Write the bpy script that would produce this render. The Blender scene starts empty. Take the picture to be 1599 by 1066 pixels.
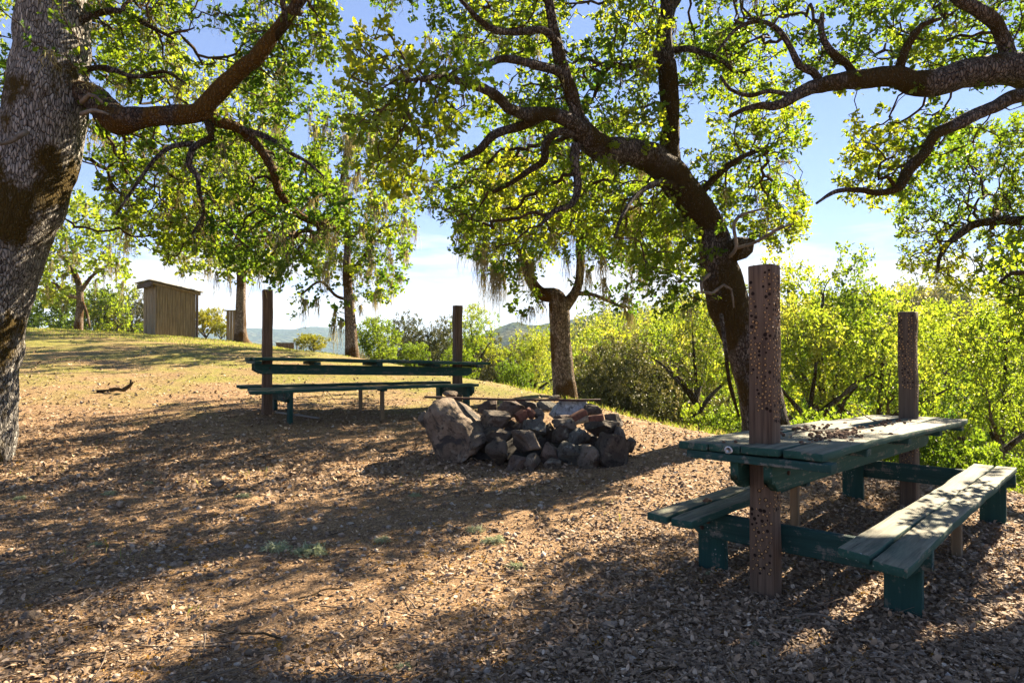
import bpy, bmesh, math, random
import numpy as np
from mathutils import Vector, Matrix

R = math.radians
rng = np.random.default_rng(7)
random.seed(7)
scn = bpy.context.scene
col = scn.collection

# ------------------------------------------------------------------ camera
CAM_H, PITCH, FPX, CX, CY = 1.3, 0.016, 1066.0, 799.5, 533.0
cam = bpy.data.objects.new('camera', bpy.data.cameras.new('camera'))
col.objects.link(cam)
cam.location = (0, 0, CAM_H)
cam.rotation_euler = (R(90) + PITCH, 0, 0)
cam.data.lens = 24.0
cam.data.sensor_width = 36.0
cam.data.clip_start = 0.05
cam.data.clip_end = 20000
scn.camera = cam

# ------------------------------------------------------------------ light
SUN_AZ, SUN_EL = R(44), R(34)          # clockwise from +Y, above the horizon
world = bpy.data.worlds.new('World')
scn.world = world
world.use_nodes = True
wt = world.node_tree
wt.nodes.clear()
w_out = wt.nodes.new('ShaderNodeOutputWorld')
w_bg = wt.nodes.new('ShaderNodeBackground')
w_bg.inputs['Strength'].default_value = 0.095
sky = wt.nodes.new('ShaderNodeTexSky')
sky.sky_type = 'NISHITA'
sky.sun_disc = False
sky.sun_elevation = SUN_EL
sky.sun_rotation = SUN_AZ
sky.altitude = 1200
sky.air_density = 0.35
sky.dust_density = 0.0
sky.ozone_density = 1.6
# a low bank of streaky white cloud, part of the sky itself
w_tc = wt.nodes.new('ShaderNodeTexCoord')
w_sep = wt.nodes.new('ShaderNodeSeparateXYZ')
w_map = wt.nodes.new('ShaderNodeMapping')
w_map.inputs['Scale'].default_value = (2.2, 2.2, 16)
w_noise = wt.nodes.new('ShaderNodeTexNoise')
w_noise.inputs['Scale'].default_value = 1.6
w_noise.inputs['Detail'].default_value = 8
w_noise.inputs['Roughness'].default_value = 0.6
w_add = wt.nodes.new('ShaderNodeMath'); w_add.operation = 'MULTIPLY_ADD'
w_add.inputs[1].default_value = 0.36
w_ramp = wt.nodes.new('ShaderNodeMapRange')
w_ramp.inputs['From Min'].default_value = 0.335
w_ramp.inputs['From Max'].default_value = 0.275
w_ramp.inputs['To Min'].default_value = 0.0
w_ramp.inputs['To Max'].default_value = 0.92
w_mix = wt.nodes.new('ShaderNodeMix'); w_mix.data_type = 'RGBA'
w_mix.inputs['B'].default_value = (2.15, 2.1, 2.1, 1)
L = wt.links.new
L(w_tc.outputs['Generated'], w_sep.inputs[0])
L(w_tc.outputs['Generated'], w_map.inputs['Vector'])
L(w_map.outputs[0], w_noise.inputs['Vector'])
L(w_noise.outputs['Fac'], w_add.inputs[0])
L(w_sep.outputs['Z'], w_add.inputs[2])
L(w_add.outputs[0], w_ramp.inputs['Value'])
L(w_ramp.outputs[0], w_mix.inputs['Factor'])
w_tint = wt.nodes.new('ShaderNodeMix'); w_tint.data_type = 'RGBA'; w_tint.blend_type = 'MULTIPLY'
w_tint.inputs['Factor'].default_value = 1.0
w_tint.inputs['B'].default_value = (1.10, 0.95, 1.05, 1)
w_hsv = wt.nodes.new('ShaderNodeHueSaturation'); w_hsv.inputs['Saturation'].default_value = 1.15
w_gam = wt.nodes.new('ShaderNodeGamma'); w_gam.inputs['Gamma'].default_value = 0.6
L(sky.outputs[0], w_hsv.inputs['Color']); L(w_hsv.outputs[0], w_gam.inputs['Color']); L(w_gam.outputs[0], w_tint.inputs['A'])
L(w_tint.outputs['Result'], w_mix.inputs['A'])
L(w_mix.outputs['Result'], w_bg.inputs['Color'])
L(w_bg.outputs[0], w_out.inputs['Surface'])

sun = bpy.data.objects.new('sun', bpy.data.lights.new('sun', 'SUN'))
col.objects.link(sun)
sun.data.energy = 5.0
sun.data.angle = R(0.5)
sun.data.color = (1.0, 0.83, 0.60)
sdir = Vector((math.sin(SUN_AZ) * math.cos(SUN_EL), math.cos(SUN_AZ) * math.cos(SUN_EL), math.sin(SUN_EL)))
sun.rotation_euler = sdir.to_track_quat('Z', 'Y').to_euler()
sun.location = (20, 30, 30)

scn.view_settings.view_transform = 'Standard'
scn.view_settings.look = 'None'
scn.view_settings.exposure = 2.6
scn.view_settings.gamma = 1.0
scn.render.engine = 'CYCLES'
scn.cycles.max_bounces = 7
scn.cycles.diffuse_bounces = 4
scn.cycles.glossy_bounces = 2
scn.cycles.transmission_bounces = 4
scn.cycles.volume_bounces = 0
scn.cycles.caustics_reflective = False
scn.cycles.caustics_refractive = False
scn.cycles.use_denoising = True
scn.cycles.sample_clamp_indirect = 6

# ------------------------------------------------------------------ helpers
def P(px, py, Y):
    """point on the line of sight of a photo pixel, at distance Y ahead of the camera"""
    px = np.asarray(px, float); py = np.asarray(py, float); Y = np.asarray(Y, float)
    dx = (px - CX) / FPX; dz = -(py - CY) / FPX
    c, s = math.cos(PITCH), math.sin(PITCH)
    yy = c - dz * s; zz = s + dz * c
    k = Y / yy
    return np.stack([dx * k, yy * k, CAM_H + zz * k], -1)

def _hash(ix, iy, iz):
    n = (ix * 374761393 + iy * 668265263 + iz * 2147483647 + 1013904223) & 0xffffffff
    n = ((n ^ (n >> 13)) * 1274126177) & 0xffffffff
    n = (n ^ (n >> 16)) & 0xffff
    return n / 65535.0

def vnoise(p):
    p = np.asarray(p, float)
    i = np.floor(p).astype(np.int64); f = p - i
    u = f * f * (3 - 2 * f)
    r = 0
    for dx in (0, 1):
        for dy in (0, 1):
            for dz in (0, 1):
                w = (u[..., 0] if dx else 1 - u[..., 0]) * (u[..., 1] if dy else 1 - u[..., 1]) * (u[..., 2] if dz else 1 - u[..., 2])
                r = r + w * _hash(i[..., 0] + dx, i[..., 1] + dy, i[..., 2] + dz)
    return r * 2 - 1

def fbm(p, octaves=4, gain=0.5):
    a, r, t = 1.0, 0, 0
    p = np.asarray(p, float)
    for k in range(octaves):
        r = r + a * vnoise(p + 17.3 * k); t += a
        p = p * 2.03; a *= gain
    return r / t

def unit(v):
    v = np.asarray(v, float)
    return v / np.maximum(np.linalg.norm(v, axis=-1, keepdims=True), 1e-9)

def mk(name, V, faces, mat, parent=None, smooth=True, rnd=None, mat_index=None):
    me = bpy.data.meshes.new(name)
    V = np.ascontiguousarray(V, dtype=np.float32)
    if not isinstance(faces, (list, tuple)):
        faces = [faces]
    faces = [np.asarray(f, np.int32) for f in faces if len(f)]
    loops = np.concatenate([f.ravel() for f in faces]).astype(np.int32)
    sizes = np.concatenate([np.full(len(f), f.shape[1], np.int32) for f in faces])
    starts = np.concatenate([[0], np.cumsum(sizes)[:-1]]).astype(np.int32)
    me.vertices.add(len(V)); me.vertices.foreach_set('co', V.ravel())
    me.loops.add(len(loops)); me.loops.foreach_set('vertex_index', loops)
    me.polygons.add(len(sizes)); me.polygons.foreach_set('loop_start', starts)
    me.update(calc_edges=True)
    me.validate()
    if smooth:
        me.polygons.foreach_set('use_smooth', np.ones(len(me.polygons), bool))
    if rnd is not None:
        a = me.attributes.new('rnd', 'FLOAT', 'FACE')
        a.data.foreach_set('value', np.asarray(rnd, np.float32))
    for m in (mat if isinstance(mat, (list, tuple)) else [mat]):
        me.materials.append(m)
    if mat_index is not None:
        me.polygons.foreach_set('material_index', np.asarray(mat_index, np.int32))
    o = bpy.data.objects.new(name, me)
    col.objects.link(o)
    if parent is not None:
        o.parent = parent
    return o

def tag(o, label, cat, group=None):
    o['label'] = label; o['category'] = cat
    if group: o['group'] = group
    return o

def thing(name, label, cat, loc=(0, 0, 0), rz=0, group=None):
    o = bpy.data.objects.new(name, None)
    col.objects.link(o)
    o.empty_display_size = 0.2
    o.location = loc; o.rotation_euler = (0, 0, rz)
    return tag(o, label, cat, group)

def dup(root, label=None, group=None):
    r = root.copy(); col.objects.link(r)
    if label: r['label'] = label
    if group: r['group'] = group
    for ch in list(root.children):
        c = ch.copy(); col.objects.link(c); c.parent = r
        for g in list(ch.children):
            d = g.copy(); col.objects.link(d); d.parent = c
    return r

class MB:
    """collects boxes, tubes and sheets into one mesh"""
    def __init__(self): self.V = []; self.F = {}; self.n = 0; self.rn = []
    def add(self, V, faces):
        V = np.asarray(V, float)
        for f in faces:
            f = np.asarray(f, int)
            self.F.setdefault(f.shape[1], []).append(f + self.n)
        self.V.append(V); self.n += len(V)
    def box(self, lo, hi, seg=(1, 1, 1), jit=0.0, bev=0.004, xf=None):
        bm = bmesh.new()
        bmesh.ops.create_cube(bm, size=1)
        lo = np.array(lo, float); hi = np.array(hi, float); c = (lo + hi) / 2; s = hi - lo
        for v in bm.verts:
            v.co = Vector((v.co.x * s[0], v.co.y * s[1], v.co.z * s[2]))
        for ax in range(3):
            for k in range(1, seg[ax]):
                t = -s[ax] / 2 + s[ax] * k / seg[ax]
                no = [0, 0, 0]; no[ax] = 1; co = [0, 0, 0]; co[ax] = t
                bmesh.ops.bisect_plane(bm, geom=bm.verts[:] + bm.edges[:] + bm.faces[:], plane_co=co, plane_no=no)
        if bev:
            ed = [e for e in bm.edges if len(e.link_faces) == 2 and e.calc_face_angle(0) > 0.5]
            bmesh.ops.bevel(bm, geom=ed, offset=bev, segments=2, profile=0.5, affect='EDGES')
        V = np.array([v.co[:] for v in bm.verts]) + c
        if jit:
            V = V + jit * np.stack([fbm(V * 5 + q, 3) for q in (0, 31, 67)], -1)
        if xf is not None: V = xf(V)
        bm.verts.index_update()
        fs = {}
        for f in bm.faces: fs.setdefault(len(f.verts), []).append([v.index for v in f.verts])
        self.add(V, [np.array(a) for a in fs.values()])
        bm.free()
    def build(self, name, mat, parent=None, smooth=False):
        return mk(name, np.concatenate(self.V), [np.concatenate(a) for a in self.F.values()], mat, parent, smooth)

def tube(pts, rad, sides=8, cap=True, noise=0.0, nscale=6.0):
    """one tapering tube along pts: verts, faces"""
    pts = np.asarray(pts, float); rad = np.asarray(rad, float); n = len(pts)
    T = unit(np.gradient(pts, axis=0))
    N = np.zeros_like(T); a = np.array([0.31, 0.52, 0.79])
    N[0] = unit(np.cross(T[0], a))
    for i in range(1, n):
        v = N[i - 1] - T[i] * np.dot(N[i - 1], T[i]); N[i] = unit(v)
    B = np.cross(T, N)
    th = np.linspace(0, 2 * np.pi, sides, endpoint=False)
    ring = (np.cos(th)[None, :, None] * N[:, None] + np.sin(th)[None, :, None] * B[:, None])
    base = pts[:, None] + ring * rad[:, None, None]
    if noise:
        d = fbm(base * nscale, 4)
        base = base + ring * (d * noise * rad[:, None])[..., None]
    V = base.reshape(-1, 3)
    i = np.arange(n - 1)[:, None] * sides; j = np.arange(sides)[None]; j2 = (j + 1) % sides
    F = np.stack([i + j, i + j2, i + sides + j2, i + sides + j], -1).reshape(-1, 4)
    faces = [F]
    if cap:
        V = np.concatenate([V, pts[-1:] + T[-1] * rad[-1] * 0.6, pts[:1] - T[:1] * 0.01])
        k = (n - 1) * sides; jj = np.arange(sides)
        t1 = np.stack([k + jj, k + (jj + 1) % sides, np.full(sides, n * sides)], -1)
        t2 = np.stack([(jj + 1) % sides, jj, np.full(sides, n * sides + 1)], -1)
        faces.append(np.concatenate([t1, t2]))
    return V, faces

def spline(ctrl, step):
    """Catmull-Rom through control rows (x,y,z,r,...), resampled about every step metres"""
    c = np.asarray(ctrl, float)
    c = np.concatenate([[2 * c[0] - c[1]], c, [2 * c[-1] - c[-2]]])
    out = []
    for i in range(1, len(c) - 2):
        d = np.linalg.norm(c[i + 1, :3] - c[i, :3]); n = max(1, int(round(d / step)))
        t = (np.arange(n) / n)[:, None]
        p0, p1, p2, p3 = c[i - 1], c[i], c[i + 1], c[i + 2]
        out.append(0.5 * (2 * p1 + (p2 - p0) * t + (2 * p0 - 5 * p1 + 4 * p2 - p3) * t ** 2 + (3 * p1 - p0 - 3 * p2 + p3) * t ** 3))
    out.append(c[-2:-1])
    out = np.concatenate(out)
    out[:, 3] = np.maximum(out[:, 3], 0.003)
    return out

# ------------------------------------------------------------------ materials
class NT:
    def __init__(self, name):
        self.m = bpy.data.materials.new(name); self.m.use_nodes = True
        self.t = self.m.node_tree; self.t.nodes.clear()
        self.out = self.n('ShaderNodeOutputMaterial')
    def n(self, k, **kw):
        x = self.t.nodes.new(k)
        for a, v in kw.items(): setattr(x, a, v)
        return x
    def l(self, a, b): self.t.links.new(a, b)
    def set(self, sock, v):
        if hasattr(v, 'is_output') or hasattr(v, 'links'): self.l(v, sock)
        else: sock.default_value = v
    def coords(self, scale=(1, 1, 1), kind='Object', rot=(0, 0, 0)):
        tc = self.n('ShaderNodeTexCoord'); mp = self.n('ShaderNodeMapping')
        mp.inputs['Scale'].default_value = scale; mp.inputs['Rotation'].default_value = rot
        self.l(tc.outputs[kind], mp.inputs['Vector']); return mp.outputs[0]
    def noise(self, vec, scale, detail=6, rough=0.55, dist=0.0):
        x = self.n('ShaderNodeTexNoise'); self.l(vec, x.inputs['Vector'])
        x.inputs['Scale'].default_value = scale; x.inputs['Detail'].default_value = detail
        x.inputs['Roughness'].default_value = rough; x.inputs['Distortion'].default_value = dist
        return x.outputs['Fac']
    def voro(self, vec, scale, feature='F1', out='Distance'):
        x = self.n('ShaderNodeTexVoronoi', feature=feature); self.l(vec, x.inputs['Vector'])
        x.inputs['Scale'].default_value = scale; return x.outputs[out]
    def ramp(self, fac, stops):
        x = self.n('ShaderNodeValToRGB'); e = x.color_ramp.elements
        while len(e) < len(stops): e.new(0.5)
        for q, (p, c) in zip(e, stops): q.position = p; q.color = (*c, 1)
        self.set(x.inputs['Fac'], fac); return x.outputs['Color']
    def rng(self, v, a, b, c=0.0, d=1.0):
        x = self.n('ShaderNodeMapRange'); self.set(x.inputs['Value'], v)
        for k, q in zip(('From Min', 'From Max', 'To Min', 'To Max'), (a, b, c, d)): x.inputs[k].default_value = q
        return x.outputs[0]
    def mix(self, fac, a, b, mode='MIX'):
        x = self.n('ShaderNodeMix', data_type='RGBA', blend_type=mode)
        self.set(x.inputs['Factor'], fac)
        for s, v in (('A', a), ('B', b)):
            self.set(x.inputs[s], (*v, 1) if isinstance(v, tuple) and len(v) == 3 else v)
        return x.outputs['Result']
    def math(self, op, a, b=0.0):
        x = self.n('ShaderNodeMath', operation=op); self.set(x.inputs[0], a); self.set(x.inputs[1], b); return x.outputs[0]
    def attr(self, name='rnd'):
        x = self.n('ShaderNodeAttribute', attribute_name=name); return x.outputs['Fac']
    def bump(self, h, strength=0.5, dist=0.02):
        x = self.n('ShaderNodeBump'); x.inputs['Strength'].default_value = strength
        x.inputs['Distance'].default_value = dist; self.l(h, x.inputs['Height']); return x.outputs[0]
    def pbr(self, color, rough=0.85, bump=None, spec=0.25, metal=0.0):
        b = self.n('ShaderNodeBsdfPrincipled'); self.set(b.inputs['Base Color'], (*color, 1) if isinstance(color, tuple) else color)
        self.set(b.inputs['Roughness'], rough); b.inputs['Specular IOR Level'].default_value = spec
        b.inputs['Metallic'].default_value = metal
        if bump is not None: self.l(bump, b.inputs['Normal'])
        self.l(b.outputs[0], self.out.inputs['Surface']); return b

def leaf_material(name, stops, trans_stops, trans=0.5, rough=0.5):
    t = NT(name); r = t.attr()
    info = t.n('ShaderNodeObjectInfo')
    r2 = t.math('ADD', r, t.rng(info.outputs['Random'], 0, 1, -0.28, 0.18))
    c1 = t.ramp(r2, stops); c2 = t.ramp(r2, trans_stops)
    b = t.n('ShaderNodeBsdfPrincipled'); t.l(c1, b.inputs['Base Color'])
    b.inputs['Roughness'].default_value = rough; b.inputs['Specular IOR Level'].default_value = 0.16
    tr = t.n('ShaderNodeBsdfTranslucent'); t.l(c2, tr.inputs['Color'])
    mx = t.n('ShaderNodeMixShader'); mx.inputs[0].default_value = trans
    t.l(b.outputs[0], mx.inputs[1]); t.l(tr.outputs[0], mx.inputs[2]); t.l(mx.outputs[0], t.out.inputs['Surface'])
    return t.m

M = {}
M['leaf'] = leaf_material('oak leaf',
    [(0.0, (0.032, 0.075, 0.013)), (0.45, (0.065, 0.115, 0.016)), (0.85, (0.12, 0.165, 0.022)), (1.0, (0.17, 0.165, 0.03))],
    [(0.0, (0.10, 0.21, 0.012)), (0.45, (0.26, 0.36, 0.014)), (0.85, (0.50, 0.52, 0.02)), (1.0, (0.60, 0.48, 0.04))], 0.52)
M['leaf_bright'] = leaf_material('young oak leaf',
    [(0.0, (0.045, 0.085, 0.010)), (0.6, (0.10, 0.14, 0.015)), (1.0, (0.17, 0.18, 0.025))],
    [(0.0, (0.13, 0.22, 0.012)), (0.55, (0.30, 0.40, 0.022)), (1.0, (0.50, 0.50, 0.05))], 0.52)
M['leaf_olive'] = leaf_material('live oak leaf',
    [(0.0, (0.030, 0.040, 0.014)), (0.6, (0.075, 0.080, 0.030)), (1.0, (0.20, 0.17, 0.09))],
    [(0.0, (0.10, 0.13, 0.02)), (0.6, (0.20, 0.20, 0.04)), (1.0, (0.40, 0.34, 0.12))], 0.22)
M['leaf_gold'] = leaf_material('golden leaf',
    [(0.0, (0.08, 0.10, 0.012)), (0.6, (0.14, 0.145, 0.015)), (1.0, (0.20, 0.18, 0.02))],
    [(0.0, (0.28, 0.32, 0.015)), (0.6, (0.44, 0.42, 0.02)), (1.0, (0.58, 0.50, 0.03))], 0.45)
M['lichen'] = leaf_material('lace lichen',
    [(0.0, (0.24, 0.23, 0.12)), (0.6, (0.36, 0.34, 0.19)), (1.0, (0.46, 0.42, 0.24))],
    [(0.0, (0.42, 0.36, 0.14)), (0.6, (0.55, 0.47, 0.20)), (1.0, (0.65, 0.56, 0.26))], 0.5, 0.9)
M['leaf_far'] = leaf_material('far foliage',
    [(0.0, (0.030, 0.045, 0.012)), (0.6, (0.060, 0.085, 0.016)), (1.0, (0.12, 0.125, 0.03))],
    [(0.0, (0.10, 0.15, 0.012)), (0.6, (0.28, 0.32, 0.015)), (1.0, (0.45, 0.42, 0.03))], 0.4)
M['grass'] = leaf_material('grass blade',
    [(0.0, (0.06, 0.11, 0.015)), (0.5, (0.14, 0.17, 0.03)), (1.0, (0.30, 0.25, 0.09))],
    [(0.0, (0.22, 0.36, 0.02)), (0.5, (0.42, 0.46, 0.05)), (1.0, (0.52, 0.42, 0.14))], 0.4)

def bark_material(name, plate_lo, plate_hi, crack, moss, moss_amt, scale=16.0, squash=0.42, bump=1.0):
    t = NT(name)
    v = t.coords((1, 1, squash))
    w = t.n('ShaderNodeVectorMath', operation='ADD')
    nz = t.n('ShaderNodeTexNoise'); t.l(v, nz.inputs['Vector']); nz.inputs['Scale'].default_value = 7; nz.inputs['Detail'].default_value = 3
    sc = t.n('ShaderNodeVectorMath', operation='SCALE'); t.l(nz.outputs['Color'], sc.inputs[0]); sc.inputs['Scale'].default_value = 0.055
    t.l(v, w.inputs[0]); t.l(sc.outputs[0], w.inputs[1]); vv = w.outputs[0]
    edge = t.voro(vv, scale, 'DISTANCE_TO_EDGE')
    cell = t.voro(vv, scale, 'F1', 'Color')
    cs = t.n('ShaderNodeSeparateColor'); t.l(cell, cs.inputs[0])
    fine = t.noise(vv, scale * 5, 5, 0.65)
    mask = t.rng(edge, 0.01, 0.11)
    tone = t.math('MULTIPLY_ADD', cs.outputs[0], 0.5); tone.node.inputs[2].default_value = 0.0
    tone = t.math('ADD', tone, t.math('MULTIPLY', fine, 0.7))
    plate = t.mix(t.rng(tone, 0.25, 0.95), plate_lo, plate_hi)
    c = t.mix(mask, crack, plate)
    big = t.noise(t.coords((1, 1, 0.7)), 1.3, 5, 0.6)
    fz = t.noise(t.coords(), 40, 4, 0.7)
    mm = t.rng(t.math('ADD', big, t.math('MULTIPLY', fz, 0.12)), 0.62 - moss_amt * 0.3, 0.68 - moss_amt * 0.3)
    mc = t.mix(t.noise(t.coords(), 55, 4, 0.7), tuple(x * 0.35 for x in moss), moss)
    c = t.mix(mm, c, mc)
    h = t.math('ADD', t.rng(edge, 0.0, 0.22), t.math('MULTIPLY', fine, 0.45))
    t.pbr(c, 0.92, t.bump(h, bump, 0.03), 0.15)
    return t.m
M['bark_pale'] = bark_material('pale plated bark', (0.10, 0.092, 0.082), (0.50, 0.475, 0.44), (0.014, 0.010, 0.008), (0.10, 0.066, 0.012), 0.27, 46, 0.27)
M['bark_dark'] = bark_material('dark mossy bark', (0.035, 0.026, 0.020), (0.21, 0.18, 0.155), (0.008, 0.006, 0.005), (0.070, 0.045, 0.010), 0.30, 36)
M['bark_mid'] = bark_material('brown bark', (0.12, 0.088, 0.062), (0.36, 0.29, 0.23), (0.040, 0.028, 0.020), (0.13, 0.070, 0.020), 0.30, 32)
M['bark_orange'] = bark_material('orange mossed limb bark', (0.045, 0.030, 0.020), (0.16, 0.12, 0.09), (0.010, 0.007, 0.005), (0.15, 0.078, 0.012), 0.34, 34)
def twig_material(name, a, b):
    t = NT(name); f = t.noise(t.coords(), 9, 5, 0.65)
    t.pbr(t.mix(t.rng(f, 0.35, 0.65), a, b), 0.95, None, 0.1); return t.m
M['twig'] = twig_material('twig bark', (0.030, 0.020, 0.012), (0.085, 0.060, 0.030))
M['twig_pale'] = twig_material('dead pale wood', (0.07, 0.058, 0.044), (0.20, 0.17, 0.135))
M['litter_twig'] = twig_material('ground twig', (0.08, 0.06, 0.045), (0.24, 0.19, 0.14))

def wood_material(name, base_a, base_b, paint=None, worn_top=None, axis=0, wear=0.5, rough=0.8, stain=None):
    t = NT(name)
    s = [38, 38, 38]; s[axis] = 1.6
    g = t.noise(t.coords(tuple(s)), 1.0, 7, 0.62, 0.6)
    s2 = [90, 90, 90]; s2[axis] = 2.5
    g2 = t.noise(t.coords(tuple(s2)), 1.0, 4, 0.7)
    wood = t.mix(t.rng(g, 0.3, 0.7), base_a, base_b)
    wood = t.mix(t.rng(g2, 0.60, 0.70, 0, 0.75), wood, tuple(x * 0.25 for x in base_a))
    c = wood
    if paint:
        pn = t.noise(t.coords((3.0, 6.0, 6.0)), 2.2, 7, 0.75)
        wearm = t.rng(t.math('ADD', pn, t.math('MULTIPLY', g, 0.6)), 0.98 - wear * 0.2, 1.06 - wear * 0.2)
        pc = t.mix(t.rng(g, 0.3, 0.7), tuple(x * 0.65 for x in paint), paint)
        c = t.mix(t.math('MULTIPLY', wearm, 0.75), pc, wood)
    if worn_top:
        geo = t.n('ShaderNodeNewGeometry'); sp = t.n('ShaderNodeSeparateXYZ'); t.l(geo.outputs['Normal'], sp.inputs[0])
        tn = t.noise(t.coords((1.0, 2.5, 2.5)), 3.0, 7, 0.7)
        tm = t.math('MULTIPLY', t.rng(sp.outputs['Z'], 0.6, 0.9), t.rng(tn, 0.35, 0.55, 0.55, 1.0))
        tc = t.mix(t.rng(t.noise(t.coords((2.2, 34, 34)), 1.0, 7, 0.7, 0.5), 0.36, 0.64), tuple(x * 0.38 for x in worn_top), worn_top)
        split = t.noise(t.coords((1.3, 70, 70)), 1.0, 3, 0.6, 0.3)
        tc = t.mix(t.rng(split, 0.66, 0.70, 0, 0.85), tc, (0.02, 0.018, 0.014))
        c = t.mix(tm, c, tc)
    # bird droppings and pale lichen spots
    sp = t.voro(t.coords((1, 1, 1)), 42, 'F1'); spn = t.noise(t.coords(), 3.1, 3, 0.5)
    sm = t.math('MULTIPLY', t.rng(sp, 0.16, 0.12), t.rng(spn, 0.60, 0.66))
    c = t.mix(t.math('MULTIPLY', sm, 0.8), c, (0.42, 0.43, 0.40))
    h = t.math('ADD', g, t.math('MULTIPLY', g2, 0.6))
    t.pbr(c, rough, t.bump(h, 0.55, 0.006), 0.2)
    return t.m
GREEN = (0.020, 0.072, 0.057)
M['paint_x'] = wood_material('worn green painted plank', (0.07, 0.065, 0.05), (0.19, 0.17, 0.14), GREEN, (0.19, 0.185, 0.135), 0, 0.6)
M['paint_y'] = wood_material('green painted crossbeam', (0.07, 0.065, 0.055), (0.20, 0.19, 0.17), (0.018, 0.060, 0.054), None, 1, 0.6)
M['paint_z'] = wood_material('green painted leg', (0.05, 0.05, 0.04), (0.14, 0.13, 0.11), (0.014, 0.056, 0.048), None, 2, 0.45)
M['post'] = wood_material('redbrown old timber', (0.050, 0.031, 0.021), (0.155, 0.105, 0.072), None, None, 2)
M['post_dark'] = wood_material('dark weathered timber', (0.040, 0.028, 0.020), (0.125, 0.092, 0.068), None, None, 2)
M['bare'] = wood_material('bare brown prop', (0.10, 0.07, 0.04), (0.24, 0.18, 0.11), None, None, 2)
M['shed'] = wood_material('weathered shed board', (0.09, 0.068, 0.036), (0.34, 0.26, 0.15), None, None, 2)
M['grey_board'] = wood_material('silvered board', (0.12, 0.11, 0.10), (0.32, 0.30, 0.28), None, None, 0)

def simple(name, a, b, scale=6, rough=0.85, bump=0.3, spec=0.2, metal=0.0, dist=0.01):
    t = NT(name); f = t.noise(t.coords(), scale, 7, 0.62)
    t.pbr(t.mix(t.rng(f, 0.3, 0.7), a, b), rough, t.bump(f, bump, dist), spec, metal); return t.m
M['iron'] = simple('rusty iron', (0.020, 0.012, 0.009), (0.075, 0.035, 0.02), 25, 0.7, 0.3, 0.4, 0.3)
M['tin'] = simple('old corrugated tin', (0.16, 0.15, 0.14), (0.38, 0.37, 0.35), 6, 0.5, 0.1, 0.4, 0.6)
M['brick'] = simple('fired red brick', (0.075, 0.032, 0.022), (0.18, 0.080, 0.052), 18, 0.9, 0.5)
M['acorn'] = simple('acorn shell', (0.19, 0.10, 0.035), (0.44, 0.26, 0.10), 60, 0.45, 0.05, 0.5)
M['hole'] = simple('dark hole disc', (0.010, 0.006, 0.004), (0.022, 0.013, 0.009), 40, 0.95, 0.1)  # flat dark colour painting the shade inside the drilled holes
M['husk'] = simple('dry husk', (0.055, 0.030, 0.018), (0.20, 0.115, 0.07), 60, 0.9, 0.4)
M['bird_lime'] = simple('pale lichen disc', (0.45, 0.45, 0.43), (0.66, 0.66, 0.64), 60, 0.9, 0.3)
M['tuft'] = leaf_material('fallen lichen', [(0, (0.22, 0.26, 0.14)), (0.6, (0.34, 0.38, 0.22)), (1, (0.48, 0.50, 0.33))],
                          [(0, (0.20, 0.24, 0.12)), (1, (0.34, 0.36, 0.2))], 0.25, 0.9)
M['moss_crumb'] = leaf_material('ochre moss', [(0, (0.16, 0.08, 0.012)), (0.6, (0.32, 0.17, 0.025)), (1, (0.42, 0.26, 0.05))],
                          [(0, (0.3, 0.16, 0.02)), (1, (0.5, 0.3, 0.05))], 0.25, 0.9)

def rock_material(name, a, b, spot, vein=None):
    t = NT(name); v = t.coords()
    info = t.n('ShaderNodeObjectInfo')
    ofs = t.n('ShaderNodeVectorMath', operation='ADD'); t.l(v, ofs.inputs[0]); t.l(info.outputs['Location'], ofs.inputs[1]); v = ofs.outputs[0]
    n1 = t.noise(v, 4, 9, 0.68, 0.4); n2 = t.noise(v, 16, 7, 0.72)
    c = t.mix(t.rng(n1, 0.33, 0.67), a, b)
    c = t.mix(t.rng(n2, 0.52, 0.66), c, tuple(x * 0.35 for x in a))
    if vein: c = t.mix(t.rng(t.noise(v, 2.6, 6, 0.6, 1.4), 0.54, 0.60), c, vein)
    ln = t.noise(v, 9, 6, 0.7)
    c = t.mix(t.rng(ln, 0.59, 0.65, 0, 0.75), c, spot)
    h = t.math('ADD', n1, t.math('MULTIPLY', n2, 0.5))
    t.pbr(c, 0.9, t.bump(h, 0.9, 0.04), 0.25); return t.m
M['rock_grey'] = rock_material('grey rock', (0.042, 0.034, 0.027), (0.185, 0.152, 0.118), (0.22, 0.21, 0.17), (0.075, 0.052, 0.036))
M['rock_dark'] = rock_material('dark brown rock', (0.026, 0.021, 0.017), (0.100, 0.082, 0.064), (0.16, 0.15, 0.11), (0.050, 0.036, 0.025))
M['rock_tan'] = rock_material('tan rock', (0.075, 0.056, 0.040), (0.23, 0.175, 0.125), (0.20, 0.18, 0.14), (0.045, 0.040, 0.036))
M['rock_red'] = rock_material('redbrown rock', (0.06, 0.042, 0.033), (0.15, 0.108, 0.083), (0.20, 0.19, 0.16))
M['rock_blue'] = rock_material('bluish rock', (0.040, 0.038, 0.034), (0.155, 0.148, 0.125), (0.25, 0.27, 0.24))
M['rock_pale'] = rock_material('pale limestone', (0.16, 0.17, 0.17), (0.42, 0.45, 0.46), (0.48, 0.52, 0.54))
M['stone'] = rock_material('field stone', (0.15, 0.11, 0.075), (0.34, 0.26, 0.19), (0.36, 0.33, 0.28))

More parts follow.
